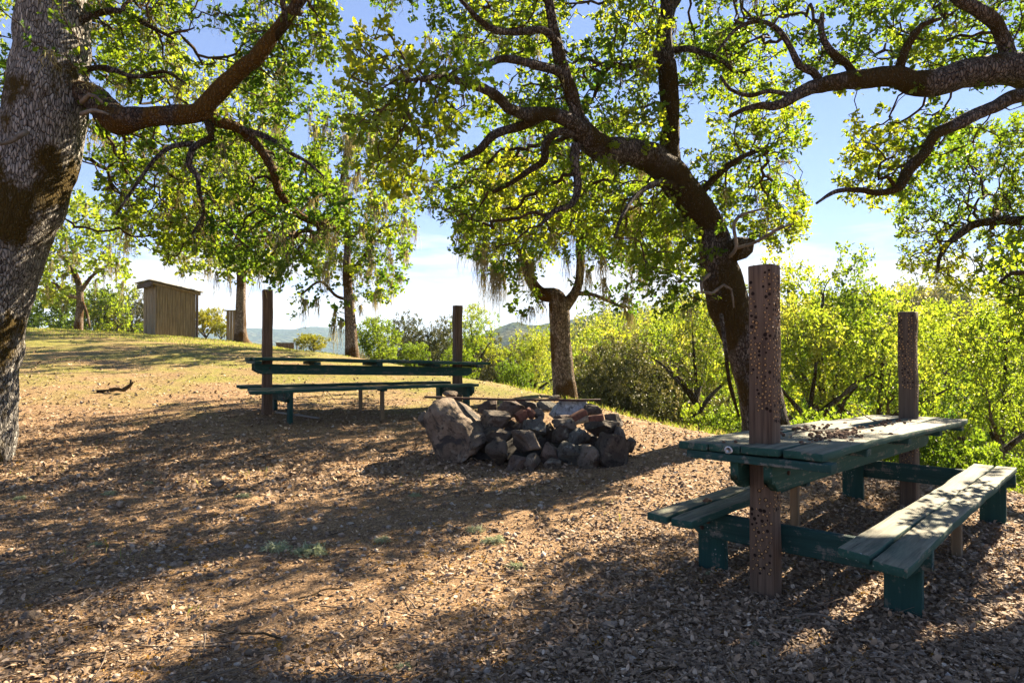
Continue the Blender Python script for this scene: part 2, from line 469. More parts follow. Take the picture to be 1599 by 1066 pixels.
# leaf litter colours, one value per leaf
def litter_material(name, stops):
    t = NT(name); r = t.attr()
    c = t.ramp(r, stops)
    n = t.noise(t.coords(), 70, 3, 0.6)
    c = t.mix(t.rng(n, 0.35, 0.65, 0, 0.3), c, tuple(x for x in (0.06, 0.04, 0.025)))
    b = t.pbr(c, 0.8, None, 0.25); return t.m
M['litter'] = litter_material('dry oak leaf', [(0.0, (0.10, 0.066, 0.042)), (0.35, (0.21, 0.145, 0.092)), (0.65, (0.36, 0.25, 0.16)), (0.88, (0.48, 0.36, 0.25)), (1.0, (0.62, 0.53, 0.42))])
M['pebble'] = litter_material('pebble', [(0.0, (0.11, 0.075, 0.05)), (0.5, (0.25, 0.18, 0.125)), (1.0, (0.44, 0.38, 0.31))])

# ------------------------------------------------------------------ terrain
CTRL = np.array([
    (0, -8, 0.0), (0, 0, 0), (-4, 2, 0), (4, 1, 0), (1.4, 3.7, 0), (0, 5, 0.0), (-3, 5, 0.03), (3.4, 5.9, 0.0), (5, 4, -.02), (4.6, 6.2, -.02), (9, 2, -.2), (-9, 1, .05),
    (-5.7, 7, .18), (0.2, 7.3, .10), (-3.45, 9.7, .417), (-.87, 11.2, .37), (-9, 10, .7), (-7, 14, 1.0), (-16, 14, 1.4), (-3.0, 13.5, .66), (-.9, 13, .50),
    (-12, 24, 1.86), (-17, 24, 2.13), (-9.6, 24, 1.66), (-7.6, 22, 1.40), (-4.7, 20, 1.15), (-2.4, 17, .90), (-.1, 15, .58), (.98, 13, .42), (1.6, 11.5, .33), (2.45, 9.3, .25), (3.27, 8.8, .144),
    (-27, 24, 2.3), (-14, 30, 1.7), (-22, 34, 1.6), (-8, 30, .7), (-4, 27, .2), (-1, 21, -.2), (1.5, 18, -.9), (3.2, 14, -.9), (4.3, 11, -.8), (5.6, 8.6, -.55), (7.5, 6.8, -.6), (12, 6, -1.6), (12, 0, -.9),
    (6, 16, -2.6), (9, 11, -2.4), (14, 13, -3.8), (10, 24, -4.8), (3, 28, -3.0), (20, 22, -5.5), (24, 8, -4.5), (0, 40, -3.5), (-10, 44, -1.6), (-24, 48, -1.0), (14, 40, -6.5), (28, 36, -7), (-40, 20, 2.0), (-40, 45, 0.0), (-12, -12, .2), (14, -12, -.6), (36, -5, -5), (-36, -8, .8), (0, -30, -.3),
    (-30, 70, -5), (0, 65, -7), (28, 60, -8), (50, 30, -8), (60, 0, -8), (-60, 30, -2), (-60, 0, 0)], float)
def _tps(r2): return np.where(r2 > 1e-12, 0.5 * r2 * np.log(np.maximum(r2, 1e-12)), 0)
_n = len(CTRL)
_K = _tps(((CTRL[:, None, :2] - CTRL[None, :, :2]) ** 2).sum(-1)) + np.eye(_n) * 0.02
_Q = np.c_[np.ones(_n), CTRL[:, :2]]
_A = np.block([[_K, _Q], [_Q.T, np.zeros((3, 3))]])
_S = np.linalg.solve(_A, np.r_[CTRL[:, 2], 0, 0, 0])
def gz(x, y):
    x = np.atleast_1d(np.asarray(x, float)); y = np.atleast_1d(np.asarray(y, float))
    sh = x.shape; x = x.ravel(); y = y.ravel(); out = np.empty(len(x))
    for a in range(0, len(x), 20000):
        xs, ys = x[a:a + 20000], y[a:a + 20000]
        r2 = (xs[:, None] - CTRL[:, 0]) ** 2 + (ys[:, None] - CTRL[:, 1]) ** 2
        out[a:a + 20000] = _tps(r2) @ _S[:_n] + _S[_n] + _S[_n + 1] * xs + _S[_n + 2] * ys
    r = np.hypot(x, y)
    w = np.clip((r - 45) / 40, 0, 1); w = w * w * (3 - 2 * w)
    far = -9 + 0 * x
    hill = 17 * np.exp(-((x - 85) / 55) ** 2 - ((y - 120) / 38) ** 2) + 10 * np.exp(-((x - 25) / 25) ** 2 - ((y - 150) / 40) ** 2)
    out = out * (1 - w) + far * w + hill
    out = out + 0.035 * fbm(np.stack([x * .9, y * .9, x * 0], -1), 3) * np.clip(r / 3, 0, 1)
    return out.reshape(sh)
def gz1(x, y): return float(gz(x, y)[0])

def axis(parts):
    out = []
    for a, b, s in parts: out.append(np.arange(a, b, s))
    return np.concatenate(out)
gx = np.concatenate([-np.geomspace(3000, 40, 24)[:-1], axis([(-40, -14, 1.0), (-14, -7, .25), (-7, 7, .06), (7, 14, .25), (14, 40, 1.0)]), np.geomspace(40, 3000, 24)])
gy = np.concatenate([-np.geomspace(200, 6, 10), axis([(-5, 2, .5), (2, 11, .06), (11, 26, .2), (26, 50, 1.0)]), np.geomspace(50, 2700, 36)])
GX, GY = np.meshgrid(gx, gy)
GZ = gz(GX, GY)
near = np.exp(-(np.hypot(GX, GY) / 14) ** 2)
GZ = GZ + near * 0.012 * fbm(np.stack([GX * 9, GY * 9, GX * 0 + 5], -1), 3)
nx, ny = len(gx), len(gy)
idx = np.arange(nx * ny).reshape(ny, nx)
GF = np.stack([idx[:-1, :-1], idx[:-1, 1:], idx[1:, 1:], idx[1:, :-1]], -1).reshape(-1, 4)
t = NT('ground')
vc = t.coords()
n_big = t.noise(vc, 0.9, 6, 0.6); n_mid = t.noise(vc, 9, 8, 0.7); n_fine = t.noise(vc, 60, 6, 0.75)
soil = t.mix(t.rng(n_mid, 0.3, 0.7), (0.14, 0.088, 0.047), (0.37, 0.25, 0.14))
soil = t.mix(t.rng(n_fine, 0.40, 0.62), tuple(x * 1.0 for x in (0.055, 0.035, 0.023)), soil)
soil = t.mix(t.rng(t.noise(vc, 120, 3, 0.6), 0.60, 0.66, 0, 0.8), soil, (0.42, 0.32, 0.21))
grassc = t.mix(t.rng(n_mid, 0.3, 0.7), (0.12, 0.12, 0.028), (0.31, 0.26, 0.08))
grassc = t.mix(t.rng(n_fine, 0.45, 0.62), (0.075, 0.085, 0.02), grassc)
sp = t.n('ShaderNodeSeparateXYZ'); t.l(vc, sp.inputs[0])
g1 = t.rng(t.math('ADD', sp.outputs['Y'], t.math('MULTIPLY', n_big, 10)), 14.5, 19.5)          # the back slope greens over
edge = t.math('ADD', sp.outputs['X'], t.math('MULTIPLY', sp.outputs['Y'], 0.45))                # and the brow of the hill
g2 = t.math('MULTIPLY', t.rng(t.math('ADD', edge, t.math('MULTIPLY', n_big, 1.2)), 7.25, 7.55), t.rng(sp.outputs['Y'], 6.8, 7.8))
gm = t.math('MAXIMUM', t.math('MULTIPLY', g1, t.rng(n_big, 0.38, 0.58, 0.25, 1)), g2)
c = t.mix(1.0, t.mix(gm, soil, grassc), (1.28, 1.24, 1.18), 'MULTIPLY')
t.pbr(c, 0.95, t.bump(t.math('ADD', n_mid, t.math('MULTIPLY', n_fine, 0.6)), 0.8, 0.02), 0.1)
M['ground'] = t.m
ground = mk('ground', np.stack([GX, GY, GZ], -1).reshape(-1, 3), GF, M['ground'])
ground['kind'] = 'structure'

# far hills: ridges with wooded, bumpy flanks
def forest_material(name, a, b, c2, scale):
    t = NT(name); v = t.coords()
    n1 = t.noise(v, scale, 6, 0.7); n2 = t.noise(v, scale * 0.12, 4, 0.6); vo = t.voro(v, scale * 1.5)
    c = t.mix(t.rng(n1, 0.35, 0.65), a, b)
    c = t.mix(t.rng(n2, 0.5, 0.62), c, c2)
    c = t.mix(t.rng(vo, 0.25, 0.7, 0, 0.6), c, tuple(x * 0.4 for x in a))
    t.pbr(c, 0.95, t.bump(t.math('SUBTRACT', n1, vo), 1.0, 6.0), 0.05); return t.m
M['wood_far'] = forest_material('far wooded hill', (0.015, 0.030, 0.014), (0.05, 0.075, 0.025), (0.10, 0.095, 0.04), 0.05)
M['wood_mid'] = forest_material('wooded hill', (0.015, 0.030, 0.010), (0.060, 0.095, 0.022), (0.10, 0.10, 0.035), 0.11)
def ridge(prof, Y, depth, base, mat, step, amp):
    prof = np.array(prof, float)
    w = P(prof[:, 0], prof[:, 1], np.full(len(prof), Y))
    xs = np.arange(w[0, 0], w[-1, 0], step)
    top = np.interp(xs, w[:, 0], w[:, 2])
    top = top + amp * 1.5 * fbm(np.stack([xs / (step * 22), xs * 0, xs * 0 + Y], -1), 5)
    ts = np.linspace(-1, 0.5, 46)
    X, T = np.meshgrid(xs, ts)
    prof_t = np.where(T < 0, np.cos(T * np.pi / 2) ** 0.9, np.cos(T * np.pi / 2) ** 1.2)
    Yw = Y + T * depth
    gul = 0.16 * fbm(np.stack([X / (depth * .35), Yw / (depth * 0.8), X * 0], -1), 4) * np.sin(np.clip(-T, 0, 1) * np.pi)
    Z = base + (top[None] - base) * np.clip(prof_t + gul, 0, 1.05)
    Z = Z + amp * (fbm(np.stack([X / step / 1.4, Yw / step / 1.4, X * 0 + 9], -1), 2))
    V = np.stack([X, Yw, Z], -1).reshape(-1, 3)
    n, m = X.shape; ii = np.arange(n * m).reshape(n, m)
    F = np.stack([ii[:-1, :-1], ii[:-1, 1:], ii[1:, 1:], ii[1:, :-1]], -1).reshape(-1, 4)
    o = mk('hills', V, F, mat); o['kind'] = 'structure'; return o
ridge([(-900, 530), (-200, 520), (100, 518), (200, 521), (300, 519), (385, 516), (430, 515), (490, 517), (515, 512), (545, 515), (600, 522), (680, 530), (820, 538), (1000, 545)], 1700, 700, -25, M['wood_far'], 9, 3.0)
ridge([(560, 560), (690, 540), (750, 526), (785, 511), (803, 503), (825, 511), (860, 507), (905, 497), (940, 490), (1000, 492), (1100, 497), (1300, 500), (1700, 500), (2300, 500)], 620, 260, -15, M['wood_mid'], 4, 1.8)

# ------------------------------------------------------------------ trees
def in_poly(pts, poly):
    poly = np.array(poly, float); x, y = pts[:, 0], pts[:, 1]; c = np.zeros(len(pts), bool); j = len(poly) - 1
    for i in range(len(poly)):
        xi, yi = poly[i]; xj, yj = poly[j]
        c ^= ((yi > y) != (yj > y)) & (x < (xj - xi) * (y - yi) / (yj - yi + 1e-12) + xi); j = i
    return c

def volume(polys, gaps=(), clump=0.0, seed=1):
    """points filling the foliage masses: (polygon in the view, near, far, count)"""
    r = np.random.default_rng(seed); out = []
    for poly, y0, y1, n in polys:
        a = np.array(poly, float); lo, hi = a.min(0), a.max(0); got = []
        k = 0
        while k < n:
            q = lo + r.random((4 * n + 50, 2)) * (hi - lo)
            ok = in_poly(q, poly)
            for g in gaps: ok &= ~in_poly(q, g)
            q = q[ok]; Y = y0 + (y1 - y0) * r.random(len(q))
            w = P(q[:, 0], q[:, 1], Y)
            if clump: w = w[fbm(w * 1.15 + 3.1, 2) + 0.12 * r.standard_normal(len(w)) > clump]
            got.append(w); k += len(w)
            if len(got) > 40: break
        out.append(np.concatenate(got)[:n])
    return np.concatenate(out)

def grow(init, att, step=0.13, kill=0.17, jitter=0.45, maxit=150, seed=3, droop=0.0, r_tip=0.0035, expo=2.3):
    """space colonisation: branches grow from the limbs until they reach every foliage point"""
    r = np.random.default_rng(seed)
    pos = [init]; par = [np.full(len(init), -1)]; n = len(init)
    near = np.full(len(att), -1); dist = np.full(len(att), 1e9)
    for a in range(0, len(att), 2000):
        d = np.linalg.norm(att[a:a + 2000, None] - init[None], axis=-1); near[a:a + 2000] = d.argmin(1); dist[a:a + 2000] = d.min(1)
    alive = dist > kill
    allpos = init.copy()
    for it in range(maxit):
        if not alive.any(): break
        idxs = near[alive]
        d = unit(att[alive] - allpos[idxs])
        u, inv = np.unique(idxs, return_inverse=True)
        s = np.zeros((len(u), 3)); np.add.at(s, inv, d)
        s = unit(s) + jitter * r.standard_normal((len(u), 3)); s[:, 2] -= droop
        new = allpos[u] + unit(s) * step
        pos.append(new); par.append(u); ids = n + np.arange(len(u)); n += len(u)
        allpos = np.concatenate([allpos, new])
        ia = np.where(alive)[0]
        for a in range(0, len(ia), 2000):
            ib = ia[a:a + 2000]
            dd = np.linalg.norm(att[ib, None] - new[None], axis=-1); m = dd.min(1); am = dd.argmin(1)
            better = m < dist[ib]
            near[ib[better]] = ids[am[better]]; dist[ib[better]] = m[better]
        alive = alive & (dist > kill)
    par = np.concatenate(par)
    N = len(allpos); k = len(init)
    acc = np.zeros(N); nch = np.zeros(N, int)
    for i in range(k, N):
        if par[i] >= 0: nch[par[i]] += 1
    tipv = r_tip ** expo
    for i in range(N - 1, k - 1, -1):
        if nch[i] == 0: acc[i] += tipv
        acc[par[i]] += acc[i]
    rad = acc ** (1 / expo)
    return allpos, par, rad, nch, k

def twig_mesh(allpos, par, rad, k, cap_r, sides=5):
    """tubes for every grown branch, each joining its parent"""
    N = len(allpos)
    ids = np.arange(k, N)
    if not len(ids): return None
    big = np.full(N, -1); order = ids[np.argsort(rad[ids])]
    big[par[order]] = order                                  # the thickest child carries on the parent's tube
    rad = rad.copy()
    lim = par[ids] < k
    rad[ids[lim]] = np.minimum(rad[ids[lim]], cap_r[par[ids[lim]]] * 0.75)
    T = np.zeros((N, 3)); T[ids] = unit(allpos[ids] - allpos[par[ids]])
    lev = np.zeros(N, int); Nn = np.zeros((N, 3))
    for i in ids: lev[i] = lev[par[i]] + 1 if par[i] >= k else 1
    ref = np.array([0.31, 0.52, 0.79])
    for l in range(1, lev.max() + 1):
        q = ids[lev[ids] == l]
        prev = np.where((lev[par[q]] > 0)[:, None], Nn[par[q]], np.cross(T[q], ref))
        v = prev - T[q] * (prev * T[q]).sum(-1, keepdims=True)
        bad = np.linalg.norm(v, axis=-1) < 1e-3
        v[bad] = np.cross(T[q][bad], ref)
        Nn[q] = unit(v)
    th = np.linspace(0, 2 * np.pi, sides, endpoint=False)
    def ring(p, t, n, r):
        b = np.cross(t, n)
        return p[:, None] + (np.cos(th)[None, :, None] * n[:, None] + np.sin(th)[None, :, None] * b[:, None]) * r[:, None, None]
    V1 = ring(allpos[ids], T[ids], Nn[ids], rad[ids]); row = np.full(N, -1); row[ids] = np.arange(len(ids))
    cont = (par[ids] >= k) & (big[par[ids]] == ids)
    st = ids[~cont]
    V2 = ring(allpos[par[st]], T[st], Nn[st], np.minimum(rad[st] * 1.25, rad[par[st]] if False else rad[st] * 1.25)); row2 = np.full(N, -1); row2[st] = len(ids) + np.arange(len(st))
    a = np.where(cont, row[par[ids]], row2[ids]); b = row[ids]
    j = np.arange(sides)[None]; j2 = (j + 1) % sides
    F = np.stack([a[:, None] * sides + j, a[:, None] * sides + j2, b[:, None] * sides + j2, b[:, None] * sides + j], -1).reshape(-1, 4)
    return np.concatenate([V1, V2]).reshape(-1, 3), F

# an oak leaf, folded along its midrib: two lobed halves
_half = np.array([(0.10, 0.04), (0.28, 0.24), (0.42, 0.15), (0.62, 0.36), (0.76, 0.20), (0.92, 0.20)])
LEAF_V = np.concatenate([[(0, 0, 0)], [(x, y, y * 0.35 - 0.12 * x * x) for x, y in _half], [(1.0, 0, -.12)], [(x, -y, y * 0.35 - 0.12 * x * x) for x, y in _half[::-1]]])
LEAF_F8 = [np.array([[0, 1, 2, 3, 4, 5, 6, 7]])[:, ::-1], np.array([[0, 7, 8, 9, 10, 11, 12, 13]])[:, ::-1]]
SIMPLE_V = np.array([(0, 0, 0), (0.4, .30, .10), (.8, .26, .02), (1.05, 0, -.10), (.8, -.26, .02), (0.4, -.30, .10)])
SIMPLE_F = [np.array([[0, 3, 2, 1]]), np.array([[0, 5, 4, 3]])]

def place_leaves(pos, out, size, tv, tf, r, flat=0.6):
    n = len(pos)
    d = unit(out + 0.75 * r.standard_normal((n, 3)))
    up = np.tile([0, 0, 1.0], (n, 1)) * flat + r.standard_normal((n, 3)) * 0.6
    nrm = unit(up - d * (up * d).sum(-1, keepdims=True)); side = np.cross(nrm, d)
    s = size * (0.65 + 0.7 * r.random(n))
    V = pos[:, None] + s[:, None, None] * (tv[None, :, 0, None] * d[:, None] + tv[None, :, 1, None] * side[:, None] + tv[None, :, 2, None] * nrm[:, None])
    k = len(tv)
    F = [(f[None] + (np.arange(n) * k)[:, None, None]).reshape(-1, f.shape[1]) for f in tf]
    rn = r.random(n)
    return V.reshape(-1, 3), F, np.concatenate([np.repeat(rn, len(f)) for f in tf])

def lichen_mesh(anchors, r, n_str=10, length=(0.25, 0.7), width=0.006, spread=0.05):
    Vs, Fs = [], []; off = 0; rn = []
    for a in anchors:
        base_l = r.uniform(*length)
        for s in range(n_str):
            m = 9; l = base_l * r.uniform(0.35, 1.0)
            tt = np.linspace(0, 1, m)
            p = a + np.stack([r.normal(0, spread) * np.minimum(1, .35 + tt) + np.cumsum(r.normal(0, 0.018, m)) , r.normal(0, spread) * np.minimum(1, .35 + tt) + np.cumsum(r.normal(0, 0.018, m)), -tt * l * (1 + .12 * np.sin(tt * 9 + s))], -1)
            w = width * (1.0 - 0.8 * tt) * r.uniform(.6, 1.4) * (1 + .6 * r.random(m))
            th = r.uniform(0, 6.28) + np.array([0, 2.1, 4.2])
            V = p[:, None] + w[:, None, None] * np.stack([np.cos(th), np.sin(th), 0 * th], -1)[None]
            i = (np.arange(m - 1) * 3)[:, None]; j = np.arange(3)[None]; j2 = (j + 1) % 3
            F = np.stack([i + j, i + j2, i + 3 + j2, i + 3 + j], -1).reshape(-1, 4)
            Vs.append(V.reshape(-1, 3)); Fs.append(F + off); off += m * 3; rn.append(np.full(len(F), r.random()))
    return np.concatenate(Vs), np.concatenate(Fs), np.concatenate(rn)

def limb_rows(spec):
    """view trace (px, py, distance, width px) -> x y z radius"""
    s = np.array(spec, float); w = P(s[:, 0], s[:, 1], s[:, 2]); r = s[:, 3] / FPX * s[:, 2] / 2
    return np.c_[w, r]

def build_tree(name, label, base, limbs, att, bark, leafm, seed=1, leaf=0.085, per_node=3, leaf_r=0.009, lichen=60, lichen_len=(0.2, 0.6), step=0.115, kill=0.15,
               detail=True, n_str=16, lw=0.0038, group=None, limb_mats=None, rows=None, rough=0.09, twigm='twig', spread=0.09, jitter=0.62, droop=0.0, r_tip=0.0038, expo=2.1, cat='tree', slim=0.84):
    r = np.random.default_rng(seed)
    root = thing(name, label, cat, base, 0, group)
    b = np.array(base, float)
    init, cap = [], []
    rows = rows or [limb_rows(l) for l in limbs]
    for k, rw in enumerate(rows):
        rw = rw.copy()
        if detail and (k > 0 or name == 'arching_oak'): rw[:, 3] *= slim
        sp = spline(rw, 0.055 if rw[:, 3].max() > 0.05 else 0.09)
        if detail:
            n = len(sp); wob = np.stack([fbm(sp[:, :3] * 3.6 + q, 3) for q in (0, 40, 80)], -1)
            sp[:, :3] += wob * np.minimum(0.055, sp[:, 3:4] * 0.9) * np.linspace(0, 1, n)[:, None]
        if k > 0 and detail:      # knuckles and swollen joints
            sp[:, 3] *= 1 + .16 * fbm(sp[:, :3] * 5.5 + 60, 2) + .22 * np.clip(fbm(sp[:, :3] * 3.3 + 90, 2), 0, 1)
        V, F = tube(sp[:, :3] - b, sp[:, 3], 30 if sp[:, 3].max() > 0.13 else 14, True, rough * (1.7 if k > 0 else 1), 6.5 if k > 0 else 4.5)
        mat = bark if not limb_mats else limb_mats.get(k, bark)
        mk('trunk' if k == 0 else 'limb', V, F, M[mat], root)
        init.append(sp[:, :3][::2]); cap.append(sp[:, 3][::2])
    init = np.concatenate(init); cap = np.concatenate(cap)
    # foliage may not start on the lower bole
    allpos, par, rad, nch, k = grow(init, att, step, kill, jitter, 150, seed, droop, r_tip, expo)
    tw = twig_mesh(allpos, par, rad, k, cap)
    V, F = tw
    mk('twigs', V - b, F, M[twigm], root)
    ids = np.arange(k, len(allpos)); ids = ids[rad[ids] < leaf_r]
    reps = np.where(nch[ids] == 0, per_node * 3, np.where(r.random(len(ids)) < .7, per_node - 1, 0))
    src = np.repeat(ids, reps)
    dirs = unit(allpos[src] - allpos[par[src]])
    lp = allpos[src] + dirs * r.uniform(-0.35, 0.35, (len(src), 1)) * step + r.standard_normal((len(src), 3)) * spread * 0.30
    tv, tf = (LEAF_V, LEAF_F8) if detail else (SIMPLE_V, SIMPLE_F)
    V, F, rn = place_leaves(lp, dirs + 0.9 * r.standard_normal((len(src), 3)) * 0.6, leaf, tv, tf, r)
    # whole sprays differ in tone; dark ones also paint in shaded crown gaps
    tone = 0.5 + 0.5 * fbm(lp * 1.1 + seed, 2)
    nl = len(lp); rr = np.clip(0.30 * r.random(nl) + 1.15 * (tone - 0.5) + 0.36, 0, 1)
    rn = np.concatenate([np.repeat(rr, len(f)) for f in tf])
    mk('foliage', V - b, F, M[leafm], root, True, rn)
    if lichen:
        cand = np.arange(k, len(allpos)); cand = cand[(rad[cand] < 0.03)]
        anc = allpos[r.choice(cand, lichen, replace=False)]
        V, F, rn = lichen_mesh(anc, r, n_str, lichen_len, lw)
        hl = mk('hanging_lichen', V - b, F, M['lichen'], root, True, rn); hl['kind'] = 'stuff'
    print('tree', name, 'nodes', len(allpos), 'leaves', nl)
    return root

def W(px, py, Y): return tuple(float(q) for q in P(px, py, Y))

# --- the big oak at the left edge
A_limbs = [
    [(-80, 735, 7.0, 185), (-72, 700, 7.0, 160), (-55, 600, 7.0, 142), (-38, 500, 7.0, 134), (-7, 400, 7.0, 130), (28, 320, 7.0, 126), (53, 250, 7.0, 122), (68, 190, 7.0, 118), (78, 120, 7.0, 108), (82, 50, 7.05, 102), (85, -20, 7.1, 98), (90, -150, 7.2, 90), (110, -330, 7.4, 70)],
    [(100, 145, 7.0, 52), (140, 150, 6.95, 46), (165, 170, 6.85, 46), (185, 188, 6.75, 50), (215, 184, 6.7, 36), (260, 181, 6.65, 33), (308, 178, 6.6, 34), (328, 158, 6.6, 33), (350, 132, 6.6, 32), (380, 105, 6.6, 30), (405, 85, 6.6, 29), (432, 48, 6.6, 26), (458, 15, 6.6, 23), (490, -35, 6.6, 18), (530, -120, 6.6, 10)],
    [(318, 178, 6.6, 22), (345, 192, 6.65, 20), (372, 200, 6.75, 18), (398, 222, 6.85, 16), (425, 262, 6.9, 15), (436, 300, 7.0, 13), (462, 330, 7.1, 11), (490, 348, 7.2, 9), (525, 356, 7.3, 6)],
    [(370, 199, 6.75, 12), (400, 208, 6.7, 11), (430, 221, 6.6, 9), (452, 238, 6.5, 8), (480, 252, 6.4, 6), (505, 275, 6.4, 4)],
    [(325, 190, 6.6, 15), (330, 215, 6.55, 14), (312, 224, 6.55, 12), (300, 232, 6.5, 12), (294, 258, 6.5, 12), (308, 275, 6.5, 10), (310, 300, 6.5, 8), (318, 330, 6.5, 6), (300, 365, 6.4, 4)],
    [(300, 225, 6.55, 10), (270, 228, 6.4, 9), (240, 250, 6.3, 8), (205, 300, 6.2, 6), (180, 335, 6.1, 4)],
    [(110, 40, 7.0, 16), (150, 22, 7.0, 12), (190, 18, 7.0, 10), (240, 45, 7.0, 7), (270, 60, 6.9, 5)],
    [(130, 110, 7.0, 12), (165, 105, 6.9, 10), (210, 120, 6.8, 8), (255, 112, 6.7, 6), (290, 130, 6.6, 4)],
    [(430, 60, 6.6, 14), (445, 35, 6.5, 12), (440, 0, 6.4, 10), (430, -40, 6.3, 7)],
    [(60, -60, 7.0, 40), (10, -110, 6.8, 34), (-60, -150, 6.5, 26), (-140, -170, 6.2, 16)],
    [(42, 205, 6.45, 10), (30, 212, 6.40, 9), (15, 222, 6.36, 7), (0, 225, 6.3, 6), (-20, 215, 6.3, 4)],
    [(128, 160, 6.65, 8), (140, 148, 6.55, 7), (150, 150, 6.5, 6), (160, 160, 6.5, 4)],
    [(128, 178, 6.65, 8), (150, 172, 6.5, 7), (170, 178, 6.45, 4)],
]
A_gap = [[(285, 20), (365, 15), (350, 120), (318, 150), (290, 110)], [(480, 110), (540, 100), (530, 160), (480, 150)], [(285, 245), (345, 240), (330, 275), (290, 270)],
         [(170, 415), (250, 395), (270, 450), (170, 480)], [(230, 270), (280, 270), (270, 300), (235, 300)]]
A_att = volume([
    ([(138, -40), (310, -40), (300, 60), (320, 110), (290, 150), (230, 160), (150, 130)], 6.9, 9.0, 613),
    ([(140, 205), (330, 200), (420, 210), (520, 250), (540, 360), (480, 420), (420, 440), (330, 400), (260, 400), (170, 330)], 6.7, 9.4, 1674),
    ([(385, -40), (540, -40), (520, 90), (470, 180), (400, 190), (370, 150)], 6.6, 8.4, 613),
    ([(-200, -250), (640, -250), (560, -30), (-100, -30)], 5.5, 9, 148),
    ([(-160, -60), (25, -60), (20, 150), (-20, 210), (-160, 200)], 6.6, 9, 297)], A_gap, 0.0, 11)
tree_a = build_tree('leaning_oak', 'massive pale barked oak leaning in at the left edge, one mossy limb reaching right', W(-75, 722, 7.0), A_limbs, A_att,
    'bark_pale', 'leaf', 21, leaf=0.056, per_node=6, lichen=150, lichen_len=(0.12, 0.55), limb_mats={1: 'bark_orange', 2: 'bark_orange', 3: 'bark_dark', 4: 'bark_dark', 5: 'bark_dark', 6: 'bark_dark', 7: 'bark_dark', 8: 'bark_dark', 10: 'twig_pale', 11: 'twig_pale', 12: 'twig_pale'})

